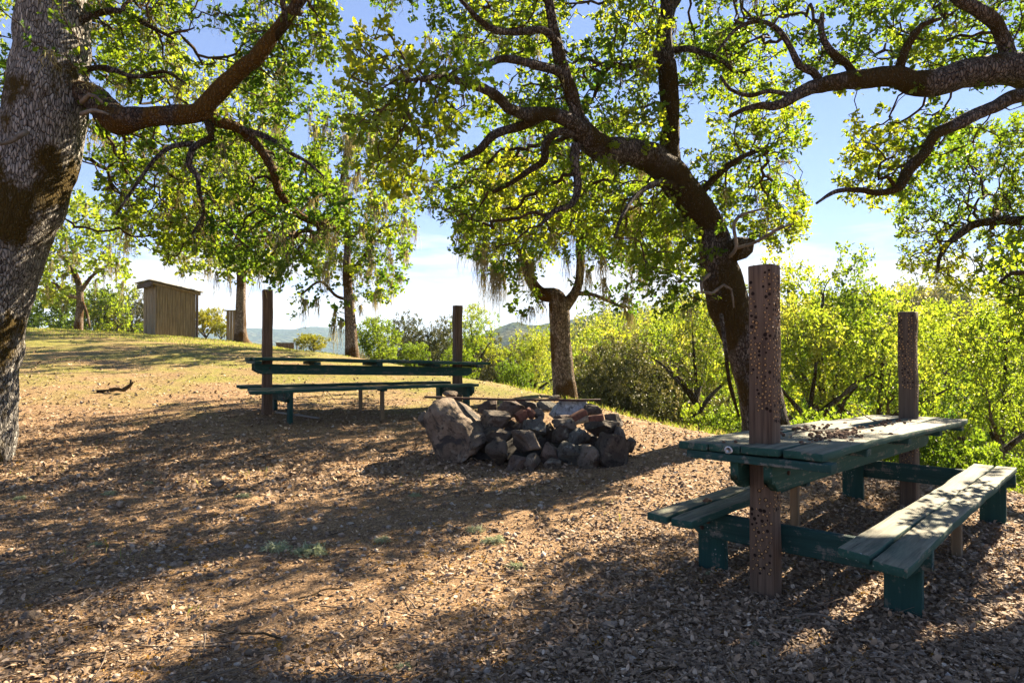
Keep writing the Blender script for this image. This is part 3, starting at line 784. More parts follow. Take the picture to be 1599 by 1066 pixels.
# --- the forked oak behind the picnic table
B_limbs = [
    [(1200, 720, 8.8, 96), (1196, 670, 8.8, 84), (1186, 610, 8.8, 77), (1166, 545, 8.8, 75), (1140, 480, 8.75, 76), (1126, 430, 8.7, 74), (1119, 400, 8.65, 64), (1106, 355, 8.6, 60), (1078, 310, 8.5, 60), (1048, 272, 8.4, 60), (1010, 246, 8.2, 54), (970, 236, 7.95, 50), (935, 226, 7.7, 50), (908, 205, 7.5, 44)],
    [(1050, 285, 8.4, 46), (1046, 240, 8.4, 38), (1048, 190, 8.4, 34), (1043, 130, 8.35, 36), (1038, 75, 8.3, 30), (1040, 20, 8.3, 27), (1042, -60, 8.3, 24), (1030, -180, 8.3, 18), (1050, -300, 8.3, 10)],
    [(922, 222, 7.6, 40), (905, 190, 7.5, 30), (893, 150, 7.4, 27), (880, 112, 7.3, 24), (869, 65, 7.2, 20), (860, 20, 7.1, 18), (848, -40, 7.0, 14), (840, -140, 7.0, 8)],
    [(889, 130, 7.35, 18), (872, 112, 7.2, 17), (845, 104, 7.0, 16), (815, 96, 6.8, 15), (785, 92, 6.6, 13), (755, 102, 6.4, 10), (725, 95, 6.2, 7)],
    [(908, 205, 7.5, 36), (885, 186, 7.3, 26), (855, 178, 7.1, 24), (820, 178, 6.9, 23), (795, 170, 6.6, 21), (775, 150, 6.3, 19), (752, 138, 6.0, 17), (720, 128, 5.6, 14), (680, 120, 5.2, 10), (630, 125, 4.9, 6)],
    [(850, 180, 7.05, 18), (820, 195, 7.0, 17), (790, 204, 6.9, 16), (768, 212, 6.85, 16), (752, 232, 6.8, 12), (720, 250, 6.8, 8)],
    [(900, 210, 7.5, 20), (872, 206, 7.3, 16), (852, 225, 7.25, 14), (848, 250, 7.2, 14), (828, 264, 7.2, 12), (800, 285, 7.1, 9), (770, 300, 7.0, 6)],
    [(900, 225, 7.5, 18), (896, 255, 7.5, 17), (902, 290, 7.5, 15), (892, 318, 7.45, 13), (865, 330, 7.4, 10), (842, 352, 7.3, 6)],
    [(1038, 55, 8.3, 16), (1026, 78, 8.2, 14), (1008, 96, 8.1, 13), (980, 104, 8.0, 13), (952, 102, 7.9, 12), (938, 122, 7.8, 9), (928, 150, 7.8, 6)],
    [(1048, 80, 8.3, 12), (1075, 76, 8.2, 11), (1100, 84, 8.1, 10), (1132, 98, 8.0, 9), (1150, 115, 8.0, 7), (1170, 110, 8.0, 4)],
    [(873, 70, 7.2, 15), (850, 48, 7.0, 14), (815, 50, 6.8, 13), (775, 48, 6.5, 12), (745, 28, 6.3, 10), (715, -5, 6.1, 7)],
    [(1060, 292, 8.4, 14), (1030, 285, 8.0, 12), (1000, 300, 7.7, 9), (975, 330, 7.4, 7), (960, 370, 7.2, 5)],
    [(1095, 300, 8.5, 14), (1130, 265, 8.6, 12), (1170, 240, 8.7, 9), (1205, 230, 8.8, 6)],
    [(1128, 398, 8.6, 34), (1146, 392, 8.5, 40), (1158, 386, 8.45, 40), (1167, 381, 8.42, 32), (1173, 377, 8.4, 20), (1176, 375, 8.38, 5)],
    [(1140, 400, 8.3, 8), (1150, 385, 8.25, 7), (1146, 350, 8.2, 6), (1160, 335, 8.2, 5), (1195, 325, 8.2, 3)],
    [(1148, 388, 8.28, 7), (1180, 378, 8.1, 6), (1210, 360, 7.9, 5), (1235, 350, 7.8, 3)],
    [(1108, 428, 8.25, 7), (1095, 440, 8.2, 6), (1096, 456, 8.2, 6), (1112, 458, 8.2, 6), (1130, 445, 8.2, 5), (1142, 452, 8.2, 4), (1146, 480, 8.2, 3)],
    [(1126, 490, 8.3, 8), (1132, 540, 8.25, 8), (1138, 590, 8.2, 7), (1145, 620, 8.2, 6), (1154, 650, 8.2, 3)],
    [(1040, 20, 8.3, 22), (1100, -60, 8.5, 18), (1180, -120, 8.8, 12), (1250, -170, 9, 6)],
    [(862, 10, 7.1, 14), (800, -60, 6.9, 12), (720, -110, 6.6, 8), (640, -140, 6.4, 5)],
]
B_gap = [[(900, 10), (935, 5), (930, 40), (905, 60)], [(1010, 130), (1030, 130), (1028, 180), (1008, 190)], [(940, 130), (1000, 125), (995, 165), (945, 170)],
         [(1240, 40), (1300, 40), (1290, 190), (1262, 200), (1262, 120)], [(690, 140), (745, 160), (735, 200), (705, 170)], [(640, 260), (690, 225), (665, 300), (650, 330)],
         [(1068, 120), (1090, 110), (1085, 150), (1066, 160)], [(825, 425), (935, 440), (930, 500), (820, 500)]]
B_att = volume([
    ([(520, 80), (560, 45), (640, 70), (720, 60), (765, 110), (725, 200), (690, 240), (640, 310), (590, 305), (560, 210), (530, 150)], 4.7, 5.6, 1968),
    ([(520, -40), (1040, -40), (1020, 110), (900, 105), (760, 90), (680, 60)], 7.2, 9.8, 1050),
    ([(690, 170), (900, 110), (1030, 125), (1035, 250), (930, 220), (800, 190)], 7.4, 9.8, 618),
    ([(655, 300), (700, 235), (870, 240), (1000, 262), (1075, 310), (1100, 420), (1060, 430), (1000, 400), (950, 400), (900, 370), (800, 400), (730, 400), (690, 340)], 7.5, 10.4, 1562),
    ([(1058, 50), (1235, 70), (1262, 200), (1250, 270), (1220, 300), (1075, 262)], 8.3, 10.4, 806),
    ([(1090, 272), (1255, 290), (1260, 370), (1200, 385), (1140, 350)], 8.7, 10.4, 787),
    ([(480, -220), (1300, -220), (1300, -40), (500, -40)], 6, 9, 112),  # unseen top of the crown, added for its shadows
    ([(880, -260), (1260, -260), (1260, -50), (900, -50)], 7.2, 9.6, 525),  # unseen crown added above the view to shade the hanging left cluster
    ([(985, 400), (1080, 410), (1085, 500), (1040, 490), (1010, 460)], 7.2, 8.2, 168)], B_gap, 0.05, 12)
tree_b = build_tree('arching_oak', 'dark mossy oak behind the near picnic table, trunk arching left into an overhead canopy', W(1200, 700, 8.8), B_limbs, B_att,
    'bark_dark', 'leaf', 22, leaf=0.058, per_node=6, lichen=110, lichen_len=(0.12, 0.5), limb_mats={14: 'twig_pale', 15: 'twig_pale', 16: 'twig_pale'})

# --- the oak standing outside the right edge, its limbs reaching in
C_limbs = [
    [(1880, 800, 7.2, 120), (1860, 600, 7.2, 95), (1830, 400, 7.2, 85), (1790, 250, 7.2, 78), (1740, 150, 7.2, 70), (1680, 118, 7.2, 60), (1610, 112, 7.2, 54), (1560, 108, 7.15, 48), (1500, 119, 7.1, 44), (1445, 131, 7.1, 41), (1385, 120, 7.05, 31), (1330, 122, 7.0, 29), (1282, 131, 7.0, 23), (1243, 146, 6.95, 19), (1215, 162, 6.9, 15), (1180, 165, 6.9, 10), (1140, 182, 6.8, 6)],
    [(1600, 112, 7.2, 36), (1578, 92, 7.15, 30), (1566, 58, 7.1, 27), (1550, 32, 7.0, 26), (1520, 12, 6.9, 24), (1492, -6, 6.8, 22), (1450, -60, 6.7, 16), (1400, -130, 6.6, 8)],
    [(1720, 170, 7.2, 40), (1640, 150, 7.1, 32), (1590, 151, 7.0, 27), (1555, 166, 6.95, 25), (1520, 180, 6.9, 23), (1488, 196, 6.85, 21), (1460, 210, 6.8, 20), (1446, 236, 6.8, 19), (1420, 265, 6.75, 18), (1403, 293, 6.7, 16), (1370, 300, 6.7, 13), (1340, 296, 6.65, 11), (1305, 300, 6.6, 8), (1275, 318, 6.6, 5)],
    [(1282, 131, 7.0, 14), (1270, 112, 6.95, 13), (1248, 102, 6.9, 12), (1236, 78, 6.85, 11), (1216, 48, 6.8, 10), (1185, 34, 6.75, 8), (1150, 46, 6.7, 7), (1120, 80, 6.7, 5)],
    [(1335, 120, 7.0, 16), (1322, 100, 7.0, 15), (1296, 78, 6.95, 14), (1284, 50, 6.9, 11), (1286, 20, 6.9, 8)],
    [(1402, 118, 7.05, 17), (1408, 92, 7.0, 16), (1420, 68, 6.95, 14), (1440, 42, 6.9, 10), (1470, 30, 6.9, 6)],
    [(1240, 150, 6.95, 10), (1200, 142, 6.9, 9), (1170, 150, 6.8, 8), (1140, 140, 6.8, 7), (1125, 118, 6.8, 5)],
    [(1820, 360, 7.2, 34), (1720, 325, 8.4, 27), (1630, 342, 9.4, 21), (1560, 346, 9.9, 16), (1520, 352, 10.1, 14), (1490, 372, 10.2, 12), (1470, 395, 10.2, 9), (1462, 425, 10.2, 6)],
    [(1400, 295, 6.7, 8), (1385, 275, 6.6, 7), (1372, 280, 6.6, 6), (1374, 255, 6.6, 5), (1395, 245, 6.6, 4)],
    [(1760, 200, 7.2, 50), (1780, 40, 7.3, 42), (1740, -120, 7.3, 30), (1680, -250, 7.2, 16)],
    [(1840, 420, 7.2, 30), (1720, 470, 6.0, 20), (1640, 440, 5.6, 13), (1585, 425, 5.4, 9), (1560, 440, 5.3, 5)],
]
C_gap = [[(1262, 150), (1390, 142), (1400, 190), (1340, 195), (1300, 240), (1280, 290), (1255, 280)], [(1340, 315), (1385, 315), (1378, 440), (1325, 430)],
         [(1345, 60), (1395, 60), (1390, 105), (1345, 108)], [(1300, 20), (1330, 30), (1330, 70), (1300, 60)], [(1440, 175), (1480, 150), (1470, 185), (1440, 205)], [(1320, 350), (1400, 330), (1400, 470), (1300, 470)]]
C_att = volume([
    ([(1090, -40), (1640, -40), (1640, 95), (1500, 105), (1400, 100), (1300, 110), (1200, 135), (1110, 110)], 7.0, 9.4, 1377),
    ([(1290, 215), (1340, 190), (1430, 195), (1475, 180), (1440, 290), (1400, 340), (1330, 345), (1255, 310)], 6.7, 8.2, 761),
    ([(1480, 205), (1640, 160), (1640, 440), (1520, 460), (1400, 420), (1385, 330), (1470, 265)], 9.3, 12.3, 1631),
    ([(1545, 370), (1640, 350), (1640, 540), (1575, 520), (1548, 440)], 5.0, 6.0, 253),
    ([(1640, -200), (2000, -200), (1950, 350), (1640, 300)], 6, 9, 162),  # unseen foliage added outside the right edge to cast shadow
    ([(1090, -200), (1640, -200), (1640, -40), (1090, -40)], 6, 9, 72)], C_gap, 0.06, 13)  # unseen foliage added above the view to cast shadow
tree_c = build_tree('spreading_oak', 'oak outside the right edge whose thick mossy boughs sweep in across the upper right', W(1880, 800, 7.2), C_limbs, C_att,
    'bark_dark', 'leaf', 23, leaf=0.056, per_node=6, lichen=70, lichen_len=(0.1, 0.4))

# --- smaller oaks in the middle distance
D_limbs = [
    [(884, 640, 13, 44), (881, 600, 13, 36), (876, 545, 13, 33), (874, 500, 13, 32), (872, 474, 13, 31), (866, 462, 13, 26), (845, 458, 13, 20), (830, 440, 12.9, 17), (822, 415, 12.8, 16), (812, 395, 12.7, 11), (795, 375, 12.6, 7)],
    [(878, 480, 13, 24), (893, 465, 13, 16), (903, 445, 13, 14), (906, 415, 13, 13), (905, 385, 13, 12), (906, 350, 13, 10), (900, 310, 13, 8), (905, 260, 13, 5)],
    [(900, 458, 13, 8), (925, 460, 12.8, 6), (955, 472, 12.6, 5), (985, 485, 12.5, 3)],
    [(826, 425, 12.8, 10), (818, 395, 12.9, 9), (822, 350, 13.1, 7), (815, 300, 13.2, 5)],
    [(905, 380, 13, 8), (940, 350, 13.2, 6), (980, 330, 13.4, 4)],
]
D_att = volume([
    ([(700, 330), (760, 270), (1040, 260), (1070, 380), (1010, 430), (960, 420), (930, 400), (880, 390), (830, 420), (790, 440), (745, 425)], 11, 15, 992),
    ([(910, 430), (1000, 440), (1000, 490), (930, 490)], 12, 13.5, 64), ([(790, 440), (850, 450), (840, 480), (795, 480)], 12.3, 13.3, 48),
    ([(760, 180), (1000, 180), (1040, 260), (740, 270)], 11.5, 15, 288)], [[(840, 425), (895, 425), (895, 462), (845, 455)]], 0.0, 14)
tree_d = build_tree('lichen_oak', 'small forked oak with a broken topped trunk behind the fire ring, hung with pale lichen', W(883, 622, 13), D_limbs, D_att,
    'bark_mid', 'leaf', 24, leaf=0.078, per_node=6, lichen=170, lichen_len=(0.35, 1.0), detail=False, n_str=26, lw=0.005, step=0.18, kill=0.24, spread=0.13, leaf_r=.011)
E_limbs = [
    [(550, 566, 20, 26), (549, 540, 20, 20), (547, 500, 20, 17), (544, 460, 20, 15), (541, 420, 20, 12), (543, 370, 20, 10), (537, 320, 20, 9), (533, 300, 20, 8), (540, 240, 20, 6), (550, 180, 20, 4)],
    [(545, 430, 20, 10), (560, 412, 19.8, 8), (575, 392, 19.7, 7), (585, 370, 19.6, 5), (610, 345, 19.5, 3)],
    [(543, 380, 20, 6), (560, 362, 20, 6), (590, 358, 20, 5), (620, 350, 20, 3)],
    [(546, 468, 20, 6), (525, 462, 19.8, 5), (500, 440, 19.6, 4), (470, 460, 19.4, 3)],
    [(540, 330, 20, 7), (520, 300, 20.3, 5), (495, 270, 20.6, 3)],
]
E_att = volume([
    ([(470, 400), (520, 310), (600, 310), (650, 340), (640, 400), (630, 450), (590, 480), (560, 440), (520, 430), (490, 440)], 18, 22, 832),
    ([(455, 420), (520, 430), (480, 490), (455, 500)], 19, 20, 64), ([(500, 470), (540, 480), (540, 500), (510, 500)], 19.6, 20.2, 22),
    ([(480, 130), (640, 150), (660, 330), (520, 320), (480, 260)], 18, 22, 528)], [[(600, 320), (640, 300), (640, 320)]], 0.0, 15)
build_tree('slender_oak', 'slender oak with a bushy crown beyond the far picnic table, clear against the sky', W(550, 558, 20), E_limbs, E_att,
    'bark_mid', 'leaf', 25, leaf=0.105, per_node=6, lichen=150, lichen_len=(0.35, 1.0), detail=False, n_str=20, lw=0.008, step=0.24, kill=0.32, spread=0.18, leaf_r=.013)
F_limbs = [
    [(378, 540, 24, 34), (376, 525, 24, 20), (376, 480, 24, 15), (377, 430, 24, 14), (379, 380, 24, 13), (376, 350, 24, 12), (370, 320, 24, 10), (368, 290, 24, 8), (372, 240, 24, 6), (360, 180, 24, 4)],
    [(377, 360, 24, 8), (400, 330, 24, 6), (420, 290, 24, 4)],
    [(372, 325, 24, 7), (355, 315, 24, 6), (330, 290, 24, 4)],
    [(376, 430, 24, 5), (395, 415, 24, 4), (420, 420, 24, 3)],
]
F_att = volume([
    ([(240, 280), (300, 200), (440, 200), (480, 300), (450, 400), (410, 430), (350, 420), (300, 440), (260, 410)], 21, 27, 896),
    ([(260, 90), (460, 90), (440, 210), (290, 210)], 22, 27, 352)], [[(390, 360), (440, 330), (450, 370), (400, 400)]], 0.0, 16)
build_tree('crest_oak', 'tall thin oak on the crest just right of the shed, beside the narrow board booth', W(377, 533, 24), F_limbs, F_att,
    'bark_mid', 'leaf_bright', 26, leaf=0.13, per_node=6, lichen=110, lichen_len=(0.4, 1.2), detail=False, n_str=16, lw=0.009, step=0.28, kill=0.36, spread=0.2, leaf_r=.014)
G_limbs = [
    [(122, 516, 31, 14), (124, 490, 31, 11), (125, 465, 31, 10), (122, 440, 31, 9), (110, 415, 31, 7), (90, 395, 31, 5)],
    [(124, 465, 31, 7), (105, 460, 30.5, 6), (88, 445, 30, 5), (75, 440, 30, 3)],
    [(126, 455, 31, 7), (145, 430, 31, 5), (175, 410, 31, 3)],
    [(128, 470, 31, 5), (136, 490, 31, 4), (140, 510, 31, 3)],
]
G_att = volume([([(40, 330), (120, 300), (190, 330), (215, 400), (190, 440), (130, 420), (80, 460), (40, 450), (30, 400)], 27, 34, 780),
                ([(60, 440), (110, 440), (100, 475), (60, 475)], 29, 32, 90)], [], -0.1, 17)
build_tree('low_oak', 'low spreading oak on the far left crest between the leaning trunk and the shed', W(122, 513, 31), G_limbs, G_att,
    'bark_mid', 'leaf_bright', 27, leaf=0.17, per_node=4, lichen=60, lichen_len=(0.4, 1.1), detail=False, n_str=14, lw=0.010, step=0.34, kill=0.42, spread=0.25, leaf_r=.016)

# --- valley trees: a few grown kinds, each copied as a whole
def kind_tree(name, seed, height, width, trunk_h, leafm, bark, n_att, lumps, leaf, per_node, label, group, step=0.20, shrub=False, full=1.25):
    r = np.random.default_rng(seed)
    pts = []
    for k in range(lumps):
        ang = r.uniform(0, 6.28); rr = width / 2 * r.uniform(0.15, 0.72)
        c = np.array([rr * math.cos(ang), rr * math.sin(ang), trunk_h + (height - trunk_h) * r.uniform(0.22, 0.80)])
        s = np.array([1, 1, 0.66]) * width * full * r.uniform(0.09, 0.18)
        q = unit(r.standard_normal((n_att // lumps, 3))) * (r.random((n_att // lumps, 1)) ** 0.45)
        pts.append(c + q * s)
    pts = np.concatenate(pts); pts = pts[pts[:, 2] > trunk_h * 0.5 + (0.05 if shrub else 0.2)]
    rows = []
    tr = (0.022 if trunk_h > 2.5 else 0.034) * height
    top = trunk_h + (height - trunk_h) * 0.62
    n = 7; z = np.linspace(-0.4, top, n)
    rows.append(np.c_[np.cumsum(r.normal(0, .10, n)) * (z > 0.3), np.cumsum(r.normal(0, .10, n)) * (z > .3), z, tr * np.linspace(1.15, .22, n)])
    for k in range(4):
        a = r.uniform(0, 1.57) + k * 1.57; zz = trunk_h * r.uniform(.7, 1.05); m = 5; u = np.linspace(0, 1, m)
        ln = width * r.uniform(.26, .40)
        bx = np.interp(zz, z, rows[0][:, 0]); by = np.interp(zz, z, rows[0][:, 1])
        rows.append(np.c_[bx + u * ln * math.cos(a) + r.normal(0, .09, m) * u, by + u * ln * math.sin(a) + r.normal(0, .09, m) * u, zz + u ** .8 * (height - trunk_h) * r.uniform(.25, .55), tr * .62 * (1 - .8 * u)])
    o = build_tree(name, label, (0, 0, 0), None, pts, bark, leafm, seed, leaf=leaf, per_node=per_node, lichen=0, detail=False, step=step, kill=step * 1.25, spread=leaf * 2.2,
                   group=group, rows=rows, leaf_r=0.015, r_tip=0.004, cat='shrub' if shrub else 'tree')
    return o, height, width
KIND = {
    'bright': kind_tree('valley_oak', 31, 6.0, 6.0, 1.7, 'leaf_bright', 'bark_dark', 1100, 24, 0.080, 8, 'x', 'valley oaks'),
    'bright_b': kind_tree('valley_oak', 32, 6.0, 5.0, 1.4, 'leaf_bright', 'bark_dark', 1000, 20, 0.080, 8, 'x', 'valley oaks'),
    'green': kind_tree('valley_oak', 35, 6.0, 5.6, 1.6, 'leaf', 'bark_dark', 1000, 22, 0.080, 8, 'x', 'valley oaks'),
    'tall': kind_tree('valley_oak', 38, 6.4, 6.2, 3.1, 'leaf_bright', 'bark_dark', 1000, 20, 0.080, 8, 'x', 'valley oaks', full=1.1),
    'tall_b': kind_tree('valley_oak', 39, 6.4, 5.2, 2.7, 'leaf_bright', 'bark_dark', 900, 17, 0.080, 8, 'x', 'valley oaks', full=1.1),
    'olive': kind_tree('live_oak', 33, 5.0, 6.4, 0.7, 'leaf_olive', 'bark_dark', 2300, 34, 0.085, 10, 'x', 'olive live oaks', full=1.6),
    'open': kind_tree('open_oak', 34, 8.0, 4.2, 2.6, 'leaf', 'bark_dark', 1000, 26, 0.085, 7, 'x', 'valley oaks'),
    'gold': kind_tree('crest_shrub', 36, 2.0, 2.4, 0.15, 'leaf_gold', 'bark_dark', 900, 18, 0.06, 12, 'x', 'yellow green shrubs', 0.13, True, 1.7),
    'bush': kind_tree('valley_shrub', 37, 2.0, 2.6, 0.15, 'leaf_bright', 'bark_dark', 800, 18, 0.065, 11, 'x', 'valley shrubs', 0.14, True, 1.6),
}
_used = {}
def plant(kind, px, top, Y, wpx, label, group=None, rz=None, sink=0.0):
    """a tree of a kind, its top at the given view height, its foot on the ground"""
    root, h, w = KIND[kind]
    o = root if kind not in _used else dup(root)
    _used[kind] = 1
    p = P(px, top, Y); g = gz1(p[0], p[1]) - sink
    s = max(0.25, (p[2] - g) / h); sw = wpx / FPX * Y / w
    sw = np.clip(sw, s * .78, s * 1.9)
    o.location = (p[0], p[1], g); o.scale = (sw, sw, s); o.rotation_euler = (0, 0, rz if rz is not None else random.uniform(0, 6.28))
    o['label'] = label
    if group: o['group'] = group
    elif 'group' in o: del o['group']
    return o
# left crest
plant('bush', 165, 436, 36, 110, 'rounded yellow green tree on the left crest just left of the shed')
plant('bush', 85, 442, 40, 120, 'yellow green tree on the left crest beside the leaning trunk')
plant('olive', 205, 445, 38, 50, 'dusky green tree standing against the left side of the shed')
plant('gold', 322, 476, 27, 62, 'yellow green shrub against the right side of the shed')
plant('gold', 345, 500, 25.5, 34, 'smaller yellow green shrub between the shed and the narrow board booth')
plant('gold', 488, 518, 25, 60, 'round yellow green shrub beyond the far picnic table, right of its left post')
plant('bush', 30, 470, 34, 70, 'bright bush low behind the leaning trunk at the left edge')
# centre
plant('bush', 592, 492, 26, 88, 'bright green tree right of the slender oak, left of the olive one')
plant('olive', 660, 484, 30, 90, 'dull olive tree between the slender oak and the far table right post')
plant('green', 735, 460, 22, 90, 'leafy green oak directly behind the right post of the far table')
plant('olive', 776, 512, 25, 44, 'greyish live oak at the right of the leafy oak behind the far table')
plant('bush', 645, 532, 22, 60, 'bright green bush under the olive tree behind the far table')
plant('bush', 720, 540, 20, 60, 'bright green bush behind the far table right post')
plant('bright', 835, 500, 21, 95, 'bright green tree left of the lichen oak behind the fire ring')
plant('bush', 800, 560, 18, 50, 'pale green bush at the foot of the slope left of the lichen oak')
plant('olive', 945, 520, 17.5, 150, 'broad olive live oak right behind the lichen oak trunk')
plant('olive', 1035, 505, 19, 150, 'broad olive live oak with sunlit crest, left of the arching oak trunk')
plant('bright', 970, 462, 38, 130, 'yellow green tree rising above the two broad olive live oaks')
# right
plant('tall_b', 1093, 430, 17, 130, 'bright tree with a slim dark trunk just left of the arching oak')
plant('open', 1275, 330, 19, 130, 'tall open crowned oak between the two acorn studded posts')
plant('tall_b', 1255, 435, 17, 150, 'bright oak behind the near table between arching trunk and front post')
plant('tall', 1365, 425, 19, 230, 'rounded bright oak with forked dark trunk left of the back post')
plant('tall', 1572, 440, 14, 260, 'broad bright oak with a dark trunk near the right edge behind the near bench', rz=2.2)
plant('green', 1455, 450, 25, 180, 'green oak directly behind the back post of the near table')
plant('green', 1310, 450, 27, 190, 'deep green oak further back between the two acorn studded posts')
plant('bright', 1640, 410, 24, 240, 'bright oak cut by the right edge of the view')
plant('green', 1180, 455, 25, 160, 'green oak behind the arching trunk and front post')
plant('bush', 1480, 655, 11.5, 130, 'bright bush beyond the far end of the near bench')
plant('bush', 1395, 655, 11.5, 130, 'bright bush seen under the far end of the near tabletop')
plant('bush', 1590, 690, 9.8, 110, 'bright bush at the right edge behind the near bench end')
plant('bush', 1265, 630, 12.5, 110, 'bright bush behind the near tabletop beside the front post')
plant('bush', 1120, 625, 14, 70, 'bush between the olive live oak and the arching oak trunk')
plant('olive', 1395, 432, 75, 110, 'dark rounded tree on the skyline above the back post')
plant('olive', 1470, 470, 60, 120, 'dusky tree on the hillside right of the back post')
r = random.Random(5)
for k in range(46):
    Y = r.uniform(30, 120); px = r.uniform(930, 1700)
    kd = r.choice(['bright', 'green', 'bright_b', 'green', 'olive'])
    p = P(px, 500, Y); g = gz1(p[0], p[1]); h = r.uniform(5, 8)
    ty = 550 - (g + h - 1.3) / Y * FPX
    plant(kd, px, ty, Y, r.uniform(5, 8) * FPX / Y, 'dusky olive tree among the wooded far slope at the right' if kd == 'olive' else 'sunlit green tree among the wooded far slope at the right', 'trees on the valley slope')
for k in range(16):
    Y = r.uniform(42, 90); px = r.uniform(540, 930)
    kd = r.choice(['bright', 'green', 'olive'])
    p = P(px, 500, Y); g = gz1(p[0], p[1]); h = r.uniform(4.5, 7)
    ty = 550 - (g + h - 1.3) / Y * FPX
    plant(kd, px, max(ty, 515), Y, r.uniform(5, 8) * FPX / Y, 'tree in the dip beyond the middle trees', 'trees in the dip beyond')

# the wooded slope across the valley: a far wood that reads as one mass
rw_ = np.random.default_rng(91)
def far_wood(n, ymin, ymax, pxa, pxb, hr, q, ls):
    Y = rw_.uniform(ymin, ymax, n); px = rw_.uniform(pxa, pxb, n); X = (px - CX) / FPX * Y
    h = rw_.uniform(*hr, n); c = np.stack([X, Y, gz(X, Y)], -1); rn0 = rw_.random(n)
    lump = rw_.standard_normal((n, 7, 3)) * np.array([.30, .30, .17])
    d = unit(rw_.standard_normal((n, q, 3)))
    li = rw_.integers(0, 7, (n, q)); off = np.take_along_axis(lump, li[..., None].repeat(3, 2), 1)
    pts = c[:, None] + h[:, None, None] * (np.array([0, 0, .58]) + off + d * np.array([.24, .24, .19]) * rw_.uniform(.75, 1.05, (n, q, 1)))
    pts = pts.reshape(-1, 3); m = len(pts); nr = unit(d.reshape(-1, 3) + .5 * rw_.standard_normal((m, 3)))
    a_ = unit(np.cross(nr, rw_.standard_normal((m, 3)))); b_ = np.cross(nr, a_); s_ = ls * rw_.uniform(.6, 1.3, (m, 1)) * np.repeat(Y / ymax, q)[:, None]
    V = np.stack([pts - a_ * s_, pts + b_ * s_ * .7, pts + a_ * s_, pts - b_ * s_ * .7], 1).reshape(-1, 3)
    return V, np.arange(m * 4).reshape(-1, 4), np.clip(np.repeat(rn0, q) * .8 + .2 * rw_.random(m), 0, 1)
V, F, rn = far_wood(520, 62, 175, 860, 1900, (5, 9), 420, .42)
o = mk('distant_wood', V, F, M['leaf_far'], None, True, rn); o['kind'] = 'stuff'

